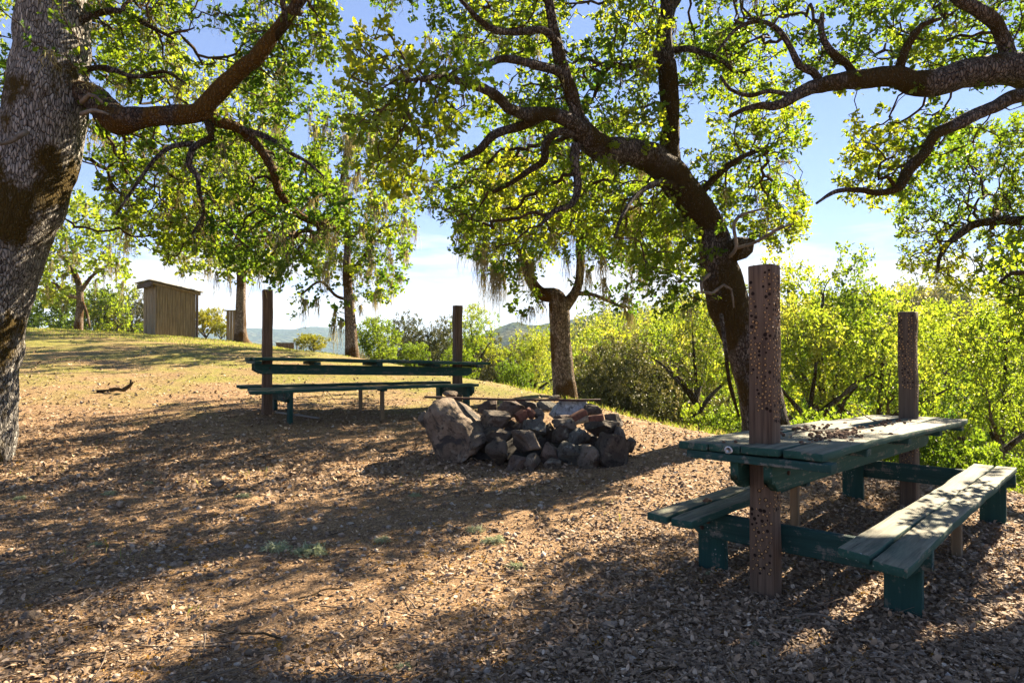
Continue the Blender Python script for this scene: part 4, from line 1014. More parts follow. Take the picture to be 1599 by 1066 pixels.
# ------------------------------------------------------------------ picnic tables
TZ, TS = 0.806, -0.0258
def make_table(label, P1, th):
    root = thing('picnic_table', label, 'picnic table', P1, th)
    r = np.random.default_rng(4)
    XB = 2.975
    for x, h in ((0, 1.77), (XB, 1.65)):
        px_, py_ = (x - .027, .030) if x == 0 else (x - .02, .022)
        b = MB(); b.box((px_ - .064, py_ - .064, -.15), (px_ + .064, py_ + .064, h), (2, 2, 24), 0.008, 0.008)
        b.build('post', M['post'] if x == 0 else M['post_dark'], root)
    ys = [-.3436, -.150, -.142, .052, .060, .236, .243, .4186]
    b = MB()
    for k in range(4):
        x0 = -.27 + r.uniform(-.012, .012); x1 = 3.38 + r.uniform(-.02, .02); dz = r.uniform(-.003, .003)
        wx = lambda V, k=k, dz=dz: V + np.stack([0 * V[:, 0], 0.004 * np.sin(V[:, 0] * 2 + k), TS * V[:, 0] + dz + .006 * np.sin(V[:, 0] * 1.7 + 2 * k)], -1)
        b.box((x0, ys[2 * k] + .001, TZ - .040), (x1, ys[2 * k + 1] - .001, TZ), (30, 4, 1), 0.008, 0.005, wx)
    b.build('tabletop', M['paint_x'], root)
    for x, w, dz, yy in ((-.215, .09, 0, (-.385, .375)), (.60, .09, 0, (-.315, .39)), (1.52, .09, 0, (-.315, .39)), (2.45, .09, 0, (-.315, .39)), (3.20, .09, 0, (-.33, .39))):
        b = MB(); z1 = TZ - .046 + TS * x
        b.box((x - w / 2, yy[0], z1 - .042), (x + w / 2, yy[1], z1), (1, 8, 1), .002, .004)
        b.build('cleat', M['paint_y'], root)
    for s in (-1, 1):
        y0, y1 = (.096, .141) if s > 0 else (-.084, -.038)
        z1 = TZ - .092
        def wx(V):
            V = V.copy()
            for xe, sg in ((-.22, 1), (3.17, -1)):
                t_ = np.clip(1 - (V[:, 0] - xe) * sg / .085, 0, 1)
                low = np.clip((z1 - V[:, 2]) / .14, 0, 1)
                V[:, 2] += t_ * .07 * (low > .9)
            V[:, 2] += TS * V[:, 0]; return V
        b = MB(); b.box((-.22, y0, z1 - .14), (3.17, y1, z1), (40, 1, 3), .002, .004, wx)
        b.build('stringer', M['paint_x'], root)
    for x in (.083, XB - .133):
        def wx(V):
            V = V.copy()
            for ye, sg in ((-.73, 1), (.57, -1)):
                t_ = np.clip(1 - (V[:, 1] - ye) * sg / .10, 0, 1)
                V[:, 2] += t_ * .085 * (V[:, 2] < .24)
            return V
        b = MB(); b.box((x, -.73, .205), (x + .05, .57, .352), (1, 26, 3), .003, .005, wx)
        b.build('bench_beam', M['paint_y'], root)
        for yc in (-.59, .43):
            xo = .052 if x < 1 else -.052
            b = MB(); b.box((x + xo, yc - .085, -.12), (x + xo + .048, yc + .085, .35), (1, 3, 6), .004, .004)
            b.build('bench_leg', M['paint_z'], root)
    for (x, y, z, ax) in ((-.027 + .01, .1425, .66, 1), (-.02 + .01, -.0855, .66, 1), (.0815, -.60, .30, 0), (.0815, .42, .30, 0), (.0815, -.56, .26, 0), (.0815, .46, .26, 0)):
        th_ = np.linspace(0, 2 * np.pi, 6, endpoint=False); sg = 1 if (ax == 1 and y > 0) else -1
        a_ = np.stack([np.cos(th_), np.sin(th_)], -1) * .013
        Vb = np.zeros((13, 3)); o1, o2 = (1, 2) if ax == 0 else (0, 2)
        Vb[:6, o1] = a_[:, 0]; Vb[:6, o2] = a_[:, 1]; Vb[6:12, o1] = a_[:, 0]; Vb[6:12, o2] = a_[:, 1]; Vb[6:, ax] = sg * .009
        Fq = np.array([[i, (i + 1) % 6, 6 + (i + 1) % 6, 6 + i] for i in range(6)]); Ft = np.array([[6 + i, 6 + (i + 1) % 6, 12] for i in range(6)])
        mk('bolt', Vb + np.array([x, y, z]), [Fq, Ft], M['iron'], root, False)
    for (ya, yb, x0, tilt) in ((-.727, -.446, -.378, -.0915), (.302, .565, -.355, 0.0)):
        b = MB(); ym = (ya + yb) / 2
        for k, (p, q) in enumerate(((ya, ym - .006), (ym + .006, yb))):
            dx = r.uniform(-.014, .014)
            wx = lambda V, k=k: V + np.stack([0 * V[:, 0], .003 * np.sin(V[:, 0] * 2.2 + k), (tilt * (-V[:, 1] - .446) * np.clip(1 - V[:, 0] / 2.8, 0, 1) if tilt else 0 * V[:, 0]) + .006 * np.sin(V[:, 0] * 1.3 + k * 2)], -1)
            b.box((x0 + dx, p, .358), (2.96 + r.uniform(-.015, .015), q, .40), (30, 4, 1), .008, .005, wx)
        b.build('bench_seat', M['paint_x'], root)
        yc = (ya + yb) / 2
        b = MB(); b.box((1.42, ya + .03, .322), (1.50, yb - .03, .352), (1, 2, 1), .002, .003)
        b.build('bench_cleat', M['paint_y'], root)
        b = MB(); b.box((1.435, yc - .028, -.1), (1.485, yc + .028, .318), (1, 1, 4), .003, .003)
        b.build('prop', M['bare'], root)
    return root

P1 = (1.414, 3.7104, 0.0)
table = make_table('green picnic table at the right with two acorn studded posts through its top', P1, .8198)
far_P1 = W(420.5, 647, 9.7)
table_far = dup(table, 'green picnic table beyond the fire ring, seen side on between two tall posts')
table_far.location = far_P1; table_far.rotation_euler = (0, 0, R(30))

# acorns drilled into the near table's posts by woodpeckers
def acorn_bm():
    bm = bmesh.new(); bmesh.ops.create_uvsphere(bm, u_segments=9, v_segments=6, radius=1)
    V = np.array([v.co[:] for v in bm.verts]); bm.verts.index_update()
    fs = {}
    for f in bm.faces: fs.setdefault(len(f.verts), []).append([v.index for v in f.verts])
    bm.free(); V[:, 0] *= .7
    return V, [np.array(a) for a in fs.values()]
AV, AF = acorn_bm()
def disc(c, rad, nrm_axis, sgn, k=9):
    th = np.linspace(0, 2 * np.pi, k, endpoint=False)
    a = np.stack([np.cos(th), np.sin(th)], -1) * rad * (1 + .25 * rng.random((k, 1)))
    V = np.zeros((k, 3))
    if nrm_axis == 0: V[:, 1] = a[:, 0]; V[:, 2] = a[:, 1]
    else: V[:, 0] = a[:, 0]; V[:, 2] = a[:, 1]
    V = V + np.array(c)
    order = np.arange(k)
    return V, [order[None]]
table_posts = [c for c in table.children if c.name.startswith('post')]
table_posts.sort(key=lambda o: np.mean([v.co.x for v in o.data.vertices]))
def studs(post, x0, h, n_front, n_side, n_low, single):
    r = np.random.default_rng(9 if single else 10)
    holes = MB(); rest = MB(); k_single = 0; proto = None; spots = []
    def pick(n, lo, hi, face):
        got = []
        tries = 0
        while len(got) < n and tries < 9000:
            tries += 1
            c = r.integers(0, 6); u = (c + .5) / 6 * .116 - .058 + r.normal(0, .005) if face == 0 else r.uniform(-.05, .05)
            z = r.uniform(lo, hi)
            if face == 0 and vnoise(np.array([u * 22, z * 5.5, 3.0])) < -.05: continue
            if abs(u) > .054: continue
            if all((u - a) ** 2 + (z - b) ** 2 > .0205 ** 2 for a, b, f in spots if f == face):
                spots.append((u, z, face)); got.append((u, z, face))
        return got
    allp = pick(n_front, .99, h - .03, 0) + pick(n_low, .12 if single else .30, .60, 0) + pick(n_side, .92, h - .05, 1) + pick(n_side // 4, .45, .60, 1)
    pv = post.data; co = np.array([v.co[:] for v in pv.vertices])
    for (u, z, f) in allp:
        rad = r.uniform(.0040, .0076)
        if f == 0: base = np.array([x0 - .091, u + .026, z])
        else: base = np.array([x0 + u - .024, -.04, z])
        # seat the stud on the real, slightly warped post surface
        nrm = np.array([-1.0, 0, 0]) if f == 0 else np.array([0, -1.0, 0])
        ok, hit, hn, _ = post.ray_cast(Vector(base + nrm * .1), Vector(-nrm))
        if not ok: continue
        c = np.array(hit) + nrm * .0012
        V, F = disc(c, rad * r.uniform(1.1, 1.4), f, 1); holes.add(V, F if f == 0 else F)  # flat dark disc in place of a hollow
        if r.random() < .26: continue
        c = c - nrm * rad * .15
        rot = 0 if f == 0 else R(90)
        if single and f == 0 and k_single < 100:
            if proto is None:
                proto = mk('acorn', AV * .0085, AF, M['acorn'], post); o = proto
            else:
                o = proto.copy(); col.objects.link(o); o.parent = post
            o.location = c; o.scale = (rad / .0085,) * 3; k_single += 1
        else:
            A = AV * rad
            if f == 1: A = A[:, [1, 0, 2]]
            rest.add(A + c, AF)
    hm = holes.build('stud_hole_discs', M['hole'], post); hm['kind'] = 'stuff'
    if rest.n:
        o = rest.build('acorns', M['acorn'], post, True); o['kind'] = 'stuff'
studs(table_posts[0], 0.0, 1.77, 235, 120, 60, True)
studs(table_posts[1], 2.975, 1.65, 190, 60, 40, False)

def table_pt(x, y, z):
    c, s = math.cos(.8198), math.sin(.8198)
    return (P1[0] + x * c - y * s, P1[1] + x * s + y * c, P1[2] + z)
# pale lichen disc on the table end
bm_ = MB(); th_ = np.linspace(0, 2 * np.pi, 14, endpoint=False)
rr_ = .021 * (1 + .18 * rng.random(14))
Vd = np.concatenate([np.stack([0 * th_, rr_ * np.cos(th_), rr_ * .85 * np.sin(th_)], -1), np.stack([0 * th_ - .004, .7 * rr_ * np.cos(th_), .6 * rr_ * np.sin(th_)], -1)])
fd = [np.array([[i, i + 14, (i + 1) % 14 + 14, (i + 1) % 14] for i in range(14)]), np.array([list(range(14, 28))])]
bm_.add(Vd + np.array([-.2885, .117, TZ - .016]), fd)
bm_.build('lichen_disc', M['bird_lime'], table, True)

# husks and twigs lying on the table
husk_protos = []
def husk_mesh(seed):
    bm = bmesh.new(); bmesh.ops.create_icosphere(bm, subdivisions=2, radius=1)
    V = np.array([v.co[:] for v in bm.verts]); F = np.array([[v.index for v in f.verts] for f in bm.faces]); bm.free()
    V = V * (1 + .35 * fbm(V * 2.2 + seed * 7, 3))[:, None] * np.array([1, .8, .7])
    return V, F
def table_husk(x, y, z, s, lab, grp, k=[0]):
    if len(husk_protos) < 5:
        V, F = husk_mesh(len(husk_protos)); o = mk('acorn_husk', V * .013, F, M['husk']); husk_protos.append(o)
    else:
        o = husk_protos[k[0] % 5].copy(); col.objects.link(o); k[0] += 1
    o.location = table_pt(x, y, z + s * .013 * .55); o.scale = (s,) * 3; o.rotation_euler = (random.uniform(-.4, .4), random.uniform(-.4, .4), random.uniform(0, 6.28))
    tag(o, lab, 'husk', grp)
r = np.random.default_rng(12)
for k in range(170):
    q = k % 10
    if q < 6: x, y = r.normal(.72, .22), r.normal(-.10, .07)
    elif q < 8: x, y = r.normal(1.05, .35), r.normal(.20, .06)
    else: x, y = r.normal(1.9, .45), r.normal(-.02, .05)
    if not (.12 < x < 2.8 and -.32 < y < .39): continue
    table_husk(x, y, TZ + TS * x + .002, r.uniform(.6, 1.25), 'dry brown acorn husk among the debris scattered over the near tabletop', 'acorn husks on the near tabletop')
VV, FF, RR, n_ = [], [], [], 0
for k in range(520):
    if k % 3: x, y = r.normal(.80, .35), r.normal(-.08, .10)
    elif k % 3 == 1: x, y = r.uniform(.0, 2.7), r.choice([-.146, .056, .24]) + r.normal(0, .012)
    else: x, y = r.uniform(0, 3.2), r.uniform(-.32, .39)
    if not (.1 < x < 3.25 and -.33 < y < .40): continue
    a_ = r.uniform(0, 6.28); l_ = r.uniform(.004, .013); w_ = l_ * r.uniform(.25, .6); c_, s_ = math.cos(a_), math.sin(a_)
    q_ = [(x + l_ * c_, y + l_ * s_), (x - w_ * s_, y + w_ * c_), (x - l_ * c_, y - l_ * s_), (x + w_ * s_, y - w_ * c_)]
    VV += [table_pt(px_, py_, TZ + TS * px_ + .006 + r.uniform(0, .006)) for px_, py_ in q_]; FF.append([n_, n_ + 1, n_ + 2, n_ + 3]); n_ += 4; RR.append(r.uniform(0, .7))
o = mk('tabletop_crumbs', np.array(VV), np.array(FF), M['litter'], None, False, RR); o['kind'] = 'stuff'
for x, y, s, lab in ((-.16, .205, .8, 'small husk alone near the front corner of the near tabletop, left of the post'), (-.11, .16, .9, 'husk just left of the front post on the near tabletop'), (.10, -.115, 1.1, 'husk at the right foot of the front post on the tabletop')):
    table_husk(x, y, TZ, s, lab, None)
for x, y, s in ((.12, .46, 1.4), (.16, .45, 1.1), (.17, .475, 1.2)):
    table_husk(x, y, .40, s, 'dry husk in the small heap on the left bench of the near table', 'husks on the left bench')
def stick(name, pts, r0, r1, lab, mat='litter_twig', cat='stick', sides=6, wob=.006):
    p = np.array(pts, float); n = 26
    rows = np.c_[p, np.linspace(r0, r1, len(p))]
    sp = spline(rows, max(.01, np.linalg.norm(p[-1] - p[0]) / n))
    sp[:, :3] += wob * np.stack([fbm(sp[:, :3] * 14 + q, 2) for q in (0, 9, 18)], -1)
    V, F = tube(sp[:, :3] - p[0], sp[:, 3], sides, True, .15, 30)
    o = mk(name, V, F, M[mat]); o.location = p[0]; return tag(o, lab, cat)
stick('twig', [table_pt(.30, .02, TZ + .008), table_pt(.55, .06, TZ + .014), table_pt(.85, -.02, TZ), table_pt(1.15, -.04, TZ - .015), table_pt(1.3, -.10, TZ - .02)], .005, .003, 'long crooked twig lying across the husks on the near tabletop')
stick('twig', [table_pt(2.25, .05, TZ - .055), table_pt(2.12, .10, TZ - .02), table_pt(2.04, .16, TZ + .05), table_pt(1.98, .15, TZ + .085), table_pt(1.94, .20, TZ + .10)], .005, .002, 'twig standing up from the tabletop before the back post')
stick('twig', [table_pt(.03, -.135, TZ + .006), table_pt(.12, -.15, TZ + .005), table_pt(.24, -.16, TZ + .0)], .004, .003, 'short straight twig at the right of the front post on the tabletop')

# ------------------------------------------------------------------ fire ring
def rock_mesh(seed, cuts=14, sub=4):
    r = np.random.default_rng(seed)
    bm = bmesh.new(); bmesh.ops.create_icosphere(bm, subdivisions=sub, radius=1)
    V = np.array([v.co[:] for v in bm.verts]); F = np.array([[v.index for v in f.verts] for f in bm.faces]); bm.free()
    V = V * 1.15
    for _ in range(cuts):
        n = unit(r.standard_normal(3)); d = r.uniform(.50, .86)
        q = V @ n - d; V = V - np.clip(q, 0, None)[:, None] * n
    V = V + unit(V) * (.12 * fbm(V * 2.1 + seed, 4) + .07 * fbm(V * 6 + seed, 4))[:, None]
    V = V / np.abs(V).max(0)
    return V, F
def rock(px, py, wpx, hpx, Y, mat, label, seed, tilt=0.0, depth=None, name='rock', cat='rock', group=None, cuts=14):
    """a rock whose middle sits on this line of sight, wpx by hpx across in zoom pixels / 4.32"""
    c = P(px, py, Y); w = wpx / FPX * Y / 2; h = hpx / FPX * Y / 2; d = depth or (w * .55 + h * .45)
    V, F = rock_mesh(seed, cuts)
    V = V * np.array([w, d, h])
    ca, sa = math.cos(tilt), math.sin(tilt)
    V = np.stack([V[:, 0] * ca + V[:, 2] * sa, V[:, 1], -V[:, 0] * sa + V[:, 2] * ca], -1)
    o = mk(name, V, F, M[mat]); o.location = c
    return tag(o, label, cat, group)
def zr(x, y): return 640 + x / 4.32, 600 + y / 4.32
def zrock(x, y, w, h, Y, mat, label, seed, tilt=0, **kw):
    if y > 420: y += 14; h *= 1.28
    px, py = zr(x, y); return rock(px, py, w / 4.32 * 1.13, h / 4.32 * 1.13, Y, mat, label, seed, tilt, **kw)
zrock(300, 318, 430, 400, 7.55, 'rock_tan', 'huge tan boulder at the left end of the fire ring', 174, .3, depth=.50, cuts=9)
zrock(95, 245, 75, 120, 7.75, 'rock_grey', 'small upright pale grey rock leaning on the left side of the huge tan boulder', 102)
zrock(440, 385, 150, 110, 7.30, 'rock_grey', 'low grey rock at the right foot of the huge tan boulder', 103)
zrock(600, 230, 225, 155, 7.62, 'rock_grey', 'flat topped grey rock right of the huge tan boulder, left of the small red brick', 104, .1)
zrock(745, 285, 90, 75, 7.68, 'rock_tan', 'small tan rock wedged under the red brick', 105)
zrock(850, 290, 160, 120, 7.55, 'rock_blue', 'round greenish grey rock in the middle of the fire ring face', 106)
zrock(600, 345, 190, 120, 7.40, 'rock_dark', 'dark slanting rock under the flat topped grey rock', 107, .35)
zrock(790, 390, 225, 160, 7.28, 'rock_grey', 'five sided grey rock with a pale flat face low in the middle of the ring', 108, .3, cuts=12)
zrock(598, 440, 160, 155, 7.22, 'rock_dark', 'knobbly dark grey rock in the bottom row left of the five sided one', 109)
zrock(730, 515, 140, 95, 7.12, 'rock_red', 'brownish rock lowest in the middle, under the five sided grey rock', 110)
zrock(825, 510, 110, 95, 7.14, 'rock_grey', 'grey rock lowest in the ring, right of the brownish bottom rock', 111)
zrock(935, 465, 130, 130, 7.30, 'rock_red', 'brown rock in the bottom row right of the five sided grey rock', 112)
zrock(965, 515, 120, 60, 7.14, 'rock_grey', 'flat grey slab on the ground before the brown bottom rock', 113)
zrock(1065, 430, 160, 160, 7.24, 'rock_blue', 'squarish blue grey rock low right of the middle of the ring', 114)
zrock(1190, 480, 175, 125, 7.15, 'rock_grey', 'rounded violet grey rock in the bottom row at the right of the ring', 115, 0, cuts=10)
zrock(1140, 345, 150, 115, 7.42, 'rock_blue', 'bluish rock resting on the squarish blue grey rock', 116)
zrock(1060, 275, 185, 95, 7.52, 'rock_grey', 'flat sunlit topped rock below the reddish bricks at the right of the ring', 117, .05)
zrock(1010, 340, 130, 110, 7.48, 'rock_dark', 'dark brown rock under the flat sunlit topped rock', 118)
zrock(1335, 430, 250, 260, 7.25, 'rock_dark', 'big dark mossy boulder at the right end of the fire ring', 119, .2, cuts=12)
zrock(1285, 285, 240, 130, 7.50, 'rock_dark', 'broad dark rock on top of the big dark mossy boulder', 120, .1)
zrock(1075, 185, 290, 160, 8.05, 'rock_pale', 'large pale bluish rock at the back right of the fire ring', 121, 0, depth=.26)
zrock(1215, 180, 150, 90, 7.85, 'rock_dark', 'dark rock at the right shoulder of the large pale rock', 122, .2)
zrock(1420, 365, 105, 160, 7.42, 'rock_grey', 'grey rock leaning on the right side of the big dark boulder', 123, -.3)
zrock(1480, 415, 85, 105, 7.38, 'rock_dark', 'rounded dark rock outermost at the right end of the fire ring', 124, 0, cuts=9)
zrock(1370, 250, 130, 110, 7.75, 'rock_grey', 'lichened grey rock behind the broad dark rock at the right of the ring', 125, .3)
zrock(680, 160, 210, 110, 8.35, 'rock_red', 'red brown rock in the back row under the iron bar, left of centre', 126)
zrock(530, 150, 130, 100, 8.1, 'rock_red', 'red brown rock behind the top of the huge tan boulder', 127)
zrock(800, 165, 160, 110, 8.5, 'rock_dark', 'dark rock in the back row of the ring, right of the red brown one', 128)
zrock(925, 150, 150, 85, 8.55, 'rock_blue', 'bluish rock in the back row left of the large pale rock', 129)
zrock(280, 70, 110, 55, 8.55, 'rock_tan', 'tan rock showing above the bar behind the huge tan boulder', 130)
zrock(985, 85, 90, 45, 8.7, 'rock_grey', 'grey rock poking up behind the bar near the lichen oak', 131)
zrock(205, 150, 100, 90, 8.25, 'rock_red', 'brown rock behind the left shoulder of the huge tan boulder', 132)
zrock(1040, 222, 130, 45, 7.62, 'rock_red', 'thin reddish slab on the flat sunlit topped rock', 133)
zrock(870, 205, 75, 80, 7.75, 'rock_grey', 'small grey rock right of the two bricks in the middle of the ring', 134)
zrock(930, 330, 90, 130, 7.62, 'rock_dark', 'dark brown rock between the greenish rock and the flat sunlit topped rock', 135)  # dark filler rocks added behind the stones so the gaps stay dark
zrock(680, 300, 90, 110, 7.72, 'rock_dark', 'dark brown rock behind the flat topped grey rock', 136)
zrock(1230, 390, 120, 120, 7.60, 'rock_dark', 'dark rock filling the gap between bluish rock and big dark boulder', 137)
zrock(510, 400, 130, 150, 7.55, 'rock_dark', 'dark rock filling the gap right of the huge tan boulder', 138)
zrock(880, 410, 120, 110, 7.62, 'rock_dark', 'dark rock filling the gap behind the five sided rock', 139)
zrock(1420, 460, 110, 110, 7.5, 'rock_dark', 'dark rock at the ground between the big dark boulder and the outermost one', 140)
def brick(x, y, Y, l, w, h, rot, label):
    px, py = zr(x, y); b = MB()
    b.box((-l / 2, -w / 2, -h / 2), (l / 2, w / 2, h / 2), (4, 3, 3), .008, .006)
    o = b.build('brick', M['brick']); o.location = W(px, py, Y); o.rotation_euler = rot
    return tag(o, label, 'brick')
brick(752, 212, 7.62, .12, .09, .10, (.15, -.5, .5), 'bright red brick standing in the middle of the fire ring')
brick(812, 196, 7.72, .11, .10, .09, (.1, .5, -.3), 'duller brown brick just right of the bright red one')
brick(1130, 212, 7.60, .21, .10, .065, (.1, -.45, .25), 'slanted red brick propped before the large pale rock')
brick(1258, 228, 7.50, .16, .10, .07, (.05, -.18, -.2), 'brick lying flat at the right beside the slanted one')
# ash and rubble filling the ring
th = np.linspace(0, 2 * np.pi, 40, endpoint=False); rr = np.linspace(0, 1, 12)
cx_, cy_ = W(822, 640, 7.95)[:2]
VV = []; g0 = gz1(cx_, cy_)
for q in rr:
    x = cx_ + 1.15 * q * np.cos(th); y = cy_ + .62 * q * np.sin(th)
    z = np.maximum(gz(x, y), g0 - .02) - .03 + .20 * (1 - q ** 2) + .03 * fbm(np.stack([x * 7, y * 7, x * 0], -1), 3)
    VV.append(np.stack([x, y, z], -1))
VV = np.concatenate(VV); k = 40
FF = np.concatenate([np.array([[a * k + j, a * k + (j + 1) % k, (a + 1) * k + (j + 1) % k, (a + 1) * k + j] for j in range(k)]) for a in range(11)])
o = mk('ash_bed', VV, FF, simple('ash and soot', (0.012, 0.011, 0.010), (0.05, 0.045, 0.04), 14, .95, .6)); o['kind'] = 'stuff'
# flat iron bar laid across the ring
a = np.array(W(663, 619.5, 7.75)); b_ = np.array(W(938, 624.5, 7.95)); ln = np.linalg.norm(b_ - a)
b = MB(); b.box((0, -.028, -.012), (ln, .028, .012), (14, 1, 1), .004, .003, lambda V: V + np.stack([0 * V[:, 0], 0 * V[:, 0], -.012 * np.sin(V[:, 0] / ln * np.pi)], -1))
o = b.build('iron_bar', M['iron']); o.location = a
d = unit(b_ - a); o.rotation_euler = (0, -math.asin(d[2]), math.atan2(d[1], d[0]))
tag(o, 'long flat rusty iron bar lying across the top of the stone fire ring', 'iron bar')

# ------------------------------------------------------------------ shed, booth, low fence
def shed():
    Y = 24.0; c = P(244, 524, Y); g = min(gz1(c[0], c[1]), c[2]) 
    root = thing('shed', 'small weathered board shed with a slanting corrugated tin roof on the left crest', 'shed', (c[0], c[1], c[2]), R(45))
    # local: corner at origin, front wall along +x facing -y, left wall along +y
    r = np.random.default_rng(3); Wd, Dp, H0, H1 = 1.32, 1.35, 1.86, 1.62
    def boards(n, length, horiz, hfun, face):
        b = MB(); w = length / n
        for i in range(n):
            h = hfun((i + .5) / n) - r.uniform(0, .025); j = r.uniform(-.014, .014)
            if horiz == 'x': b.box((i * w + .003, -.012 + j + face, -.25 + r.uniform(-.02, .02)), ((i + 1) * w - .003, .012 + j + face, h), (1, 1, 5), .003, .003)
            else: b.box((-.012 + j + face, i * w + .003, -.25), (.012 + j + face, (i + 1) * w - .003, h), (1, 1, 5), .003, .003)
        return b
    hx = lambda u: H0 + (H1 - H0) * u
    boards(15, Wd, 'x', hx, 0).build('front_wall', M['shed'], root)
    boards(15, Wd, 'x', hx, Dp).build('back_wall', M['shed'], root)
    boards(12, Dp - .03, 'y', lambda u: H0, -.012).build('side_wall', M['shed'], root)
    boards(12, Dp - .03, 'y', lambda u: H1, Wd + .012).build('side_wall', M['shed'], root)
    # corrugated roof, higher at the left
    nx_, ny_ = 90, 4; xs = np.linspace(-.26, Wd + .24, 8); ys_ = np.linspace(-.20, Dp + .25, 120)
    X, Yy = np.meshgrid(xs, ys_); Z = H0 + .045 + (H1 - H0) * X / Wd + .018 * np.sin(Yy * 2 * np.pi / .085)
    V = np.concatenate([np.stack([X, Yy, Z], -1).reshape(-1, 3), np.stack([X, Yy, Z - .008], -1).reshape(-1, 3)])
    n, m = X.shape; ii = np.arange(n * m).reshape(n, m)
    F = np.stack([ii[:-1, :-1], ii[:-1, 1:], ii[1:, 1:], ii[1:, :-1]], -1).reshape(-1, 4)
    mk('tin_roof', V, np.concatenate([F, F[:, ::-1] + n * m]), M['tin'], root)
    b = MB()
    b.box((-.22, -.10, H0 - .14), (-.16, Dp + .12, H0 + .02), (1, 4, 1), .004, .004); b.build('eave_board', M['post_dark'], root)
    for y in (-.06, Dp + .06):
        b = MB(); b.box((-.155, y - .02, H0 - .10), (Wd + .16, y + .02, H0 + .0), (6, 1, 1), .003, .003, lambda V: V + np.stack([0 * V[:, 0], 0 * V[:, 0], (H1 - H0) * V[:, 0] / Wd], -1)); b.build('rafter', M['shed'], root)
    b = MB(); b.box((Wd + .03, -.03, -.2), (Wd + .10, .045, H1 - .06), (1, 1, 5), .004, .004); b.build('corner_post', M['post_dark'], root)
shed()
def booth():
    c = P(361, 527, 25); root = thing('board_booth', 'narrow dark board booth with a flat lid, left of the tall oak on the crest', 'booth', tuple(c), R(12))
    b = MB()
    for i in range(3): b.box((-.15 + i * .10 + .003, -.02, -.3), (-.15 + (i + 1) * .10 - .003, .0, .98), (1, 1, 4), .003, .003)
    b.build('front_wall', M['shed'], root)
    for x in (-.17, .15):
        b = MB(); b.box((x, .002, -.3), (x + .02, .42, .98), (1, 2, 4), .003, .003); b.build('side_wall', M['post_dark'], root)
    b = MB(); b.box((-.30, -.06, .985), (.19, .46, 1.01), (2, 2, 1), .003, .003); b.build('flat_lid', M['tin'], root)
    b = MB(); b.box((.175, -.04, -.3), (.225, .04, 1.18), (1, 1, 4), .003, .004); b.build('corner_post', M['post_dark'], root)
booth()
def low_fence():
    Y = 27.0; c = P(431, 548, Y); root = thing('low_fence', 'low brown board fence beyond the left post of the far picnic table', 'fence', tuple(c), R(4))
    b = MB(); Lf = .70
    for i in range(9): b.box((i * Lf / 9 + .003, -.015, -.4), ((i + 1) * Lf / 9 - .003, .01, .31 + rng.uniform(-.008, .008)), (1, 1, 3), .003, .003)
    b.build('board_panel', M['post'], root)
    b = MB(); b.box((-.02, -.05, .315), (.84, .03, .345), (4, 1, 1), .003, .003); b.build('top_rail', M['grey_board'], root)
    b = MB(); b.box((.79, -.02, -.4), (.83, .02, .312), (1, 1, 3), .003, .003); b.build('fence_post', M['post_dark'], root)
low_fence()

def gpt(px, py, lift=0.0):
    """where the line of sight of a photo pixel meets the ground"""
    lo, hi = 1.5, 60.0
    ys = np.geomspace(lo, hi, 900); p = P(np.full(900, px), np.full(900, py), ys); d = p[:, 2] - gz(p[:, 0], p[:, 1])
    k = np.argmax(d < 0) if (d < 0).any() else 899
    q = p[k].copy(); q[2] = gz1(q[0], q[1]) + lift; return q
# pale slats under the far table
for (xa, ya, xb, yb, lab) in ((432, 647, 458, 650, 'thin pale slat on the ground right of the left post of the far table'), (462, 651, 497, 656, 'pale slat on the ground right of the far table front leg')):
    p, q = gpt(xa, ya, .03), gpt(xb, yb, .03)
    ln = np.linalg.norm(q - p); b = MB(); b.box((0, -.03, -.01), (ln, .03, .01), (4, 1, 1), .002, .002)
    o = b.build('slat', M['grey_board']); d = unit(q - p); o.location = p; o.rotation_euler = (0, -math.asin(d[2]), math.atan2(d[1], d[0])); tag(o, lab, 'slat')
# thin stick leaning under the far bench
p = gpt(524, 627); q = p + np.array([-.27, .12, .30]); stick('stick', [p, (p + q) / 2, q], .006, .005, 'thin straight stick leaning against the far table bench')
# dead branch on the left lawn
p0_ = gpt(172, 613); 
root = thing('fallen_branch', 'dark crooked fallen branch on the sunny grass at the left', 'fallen branch', tuple(p0_))
for k, pts in enumerate(([(0, 0, .04), (.10, 0, .06), (.20, .03, .04), (.30, .0, .10), (.36, .02, .17)], [(.20, .03, .05), (.27, .10, .12), (.25, .14, .2)], [(-.18, -.05, .02), (0, 0, .04)])):
    sp = spline(np.c_[np.array(pts), np.linspace(.035, .015, len(pts))], .02); V, F = tube(sp[:, :3], sp[:, 3], 8, True, .2, 20)
    mk('limb' if k == 0 else 'side_twig', V, F, M['twig'], root)

# ------------------------------------------------------------------ ground cover
r = np.random.default_rng(77)
def scatter(n, ymin, ymax, pw=1.0, xpad=2.4):
    """points over the visible ground, denser towards the camera"""
    u = r.random(n); Y = (ymin ** -pw + u * (ymax ** -pw - ymin ** -pw)) ** (-1 / pw)
    X = (r.random(n) * 2 - 1) * (Y * .80 + xpad)
    return X, Y
def ground_normal(X, Y, e=.05):
    zx = (gz(X + e, Y) - gz(X - e, Y)) / (2 * e); zy = (gz(X, Y + e) - gz(X, Y - e)) / (2 * e)
    return unit(np.stack([-zx, -zy, np.ones_like(zx)], -1))
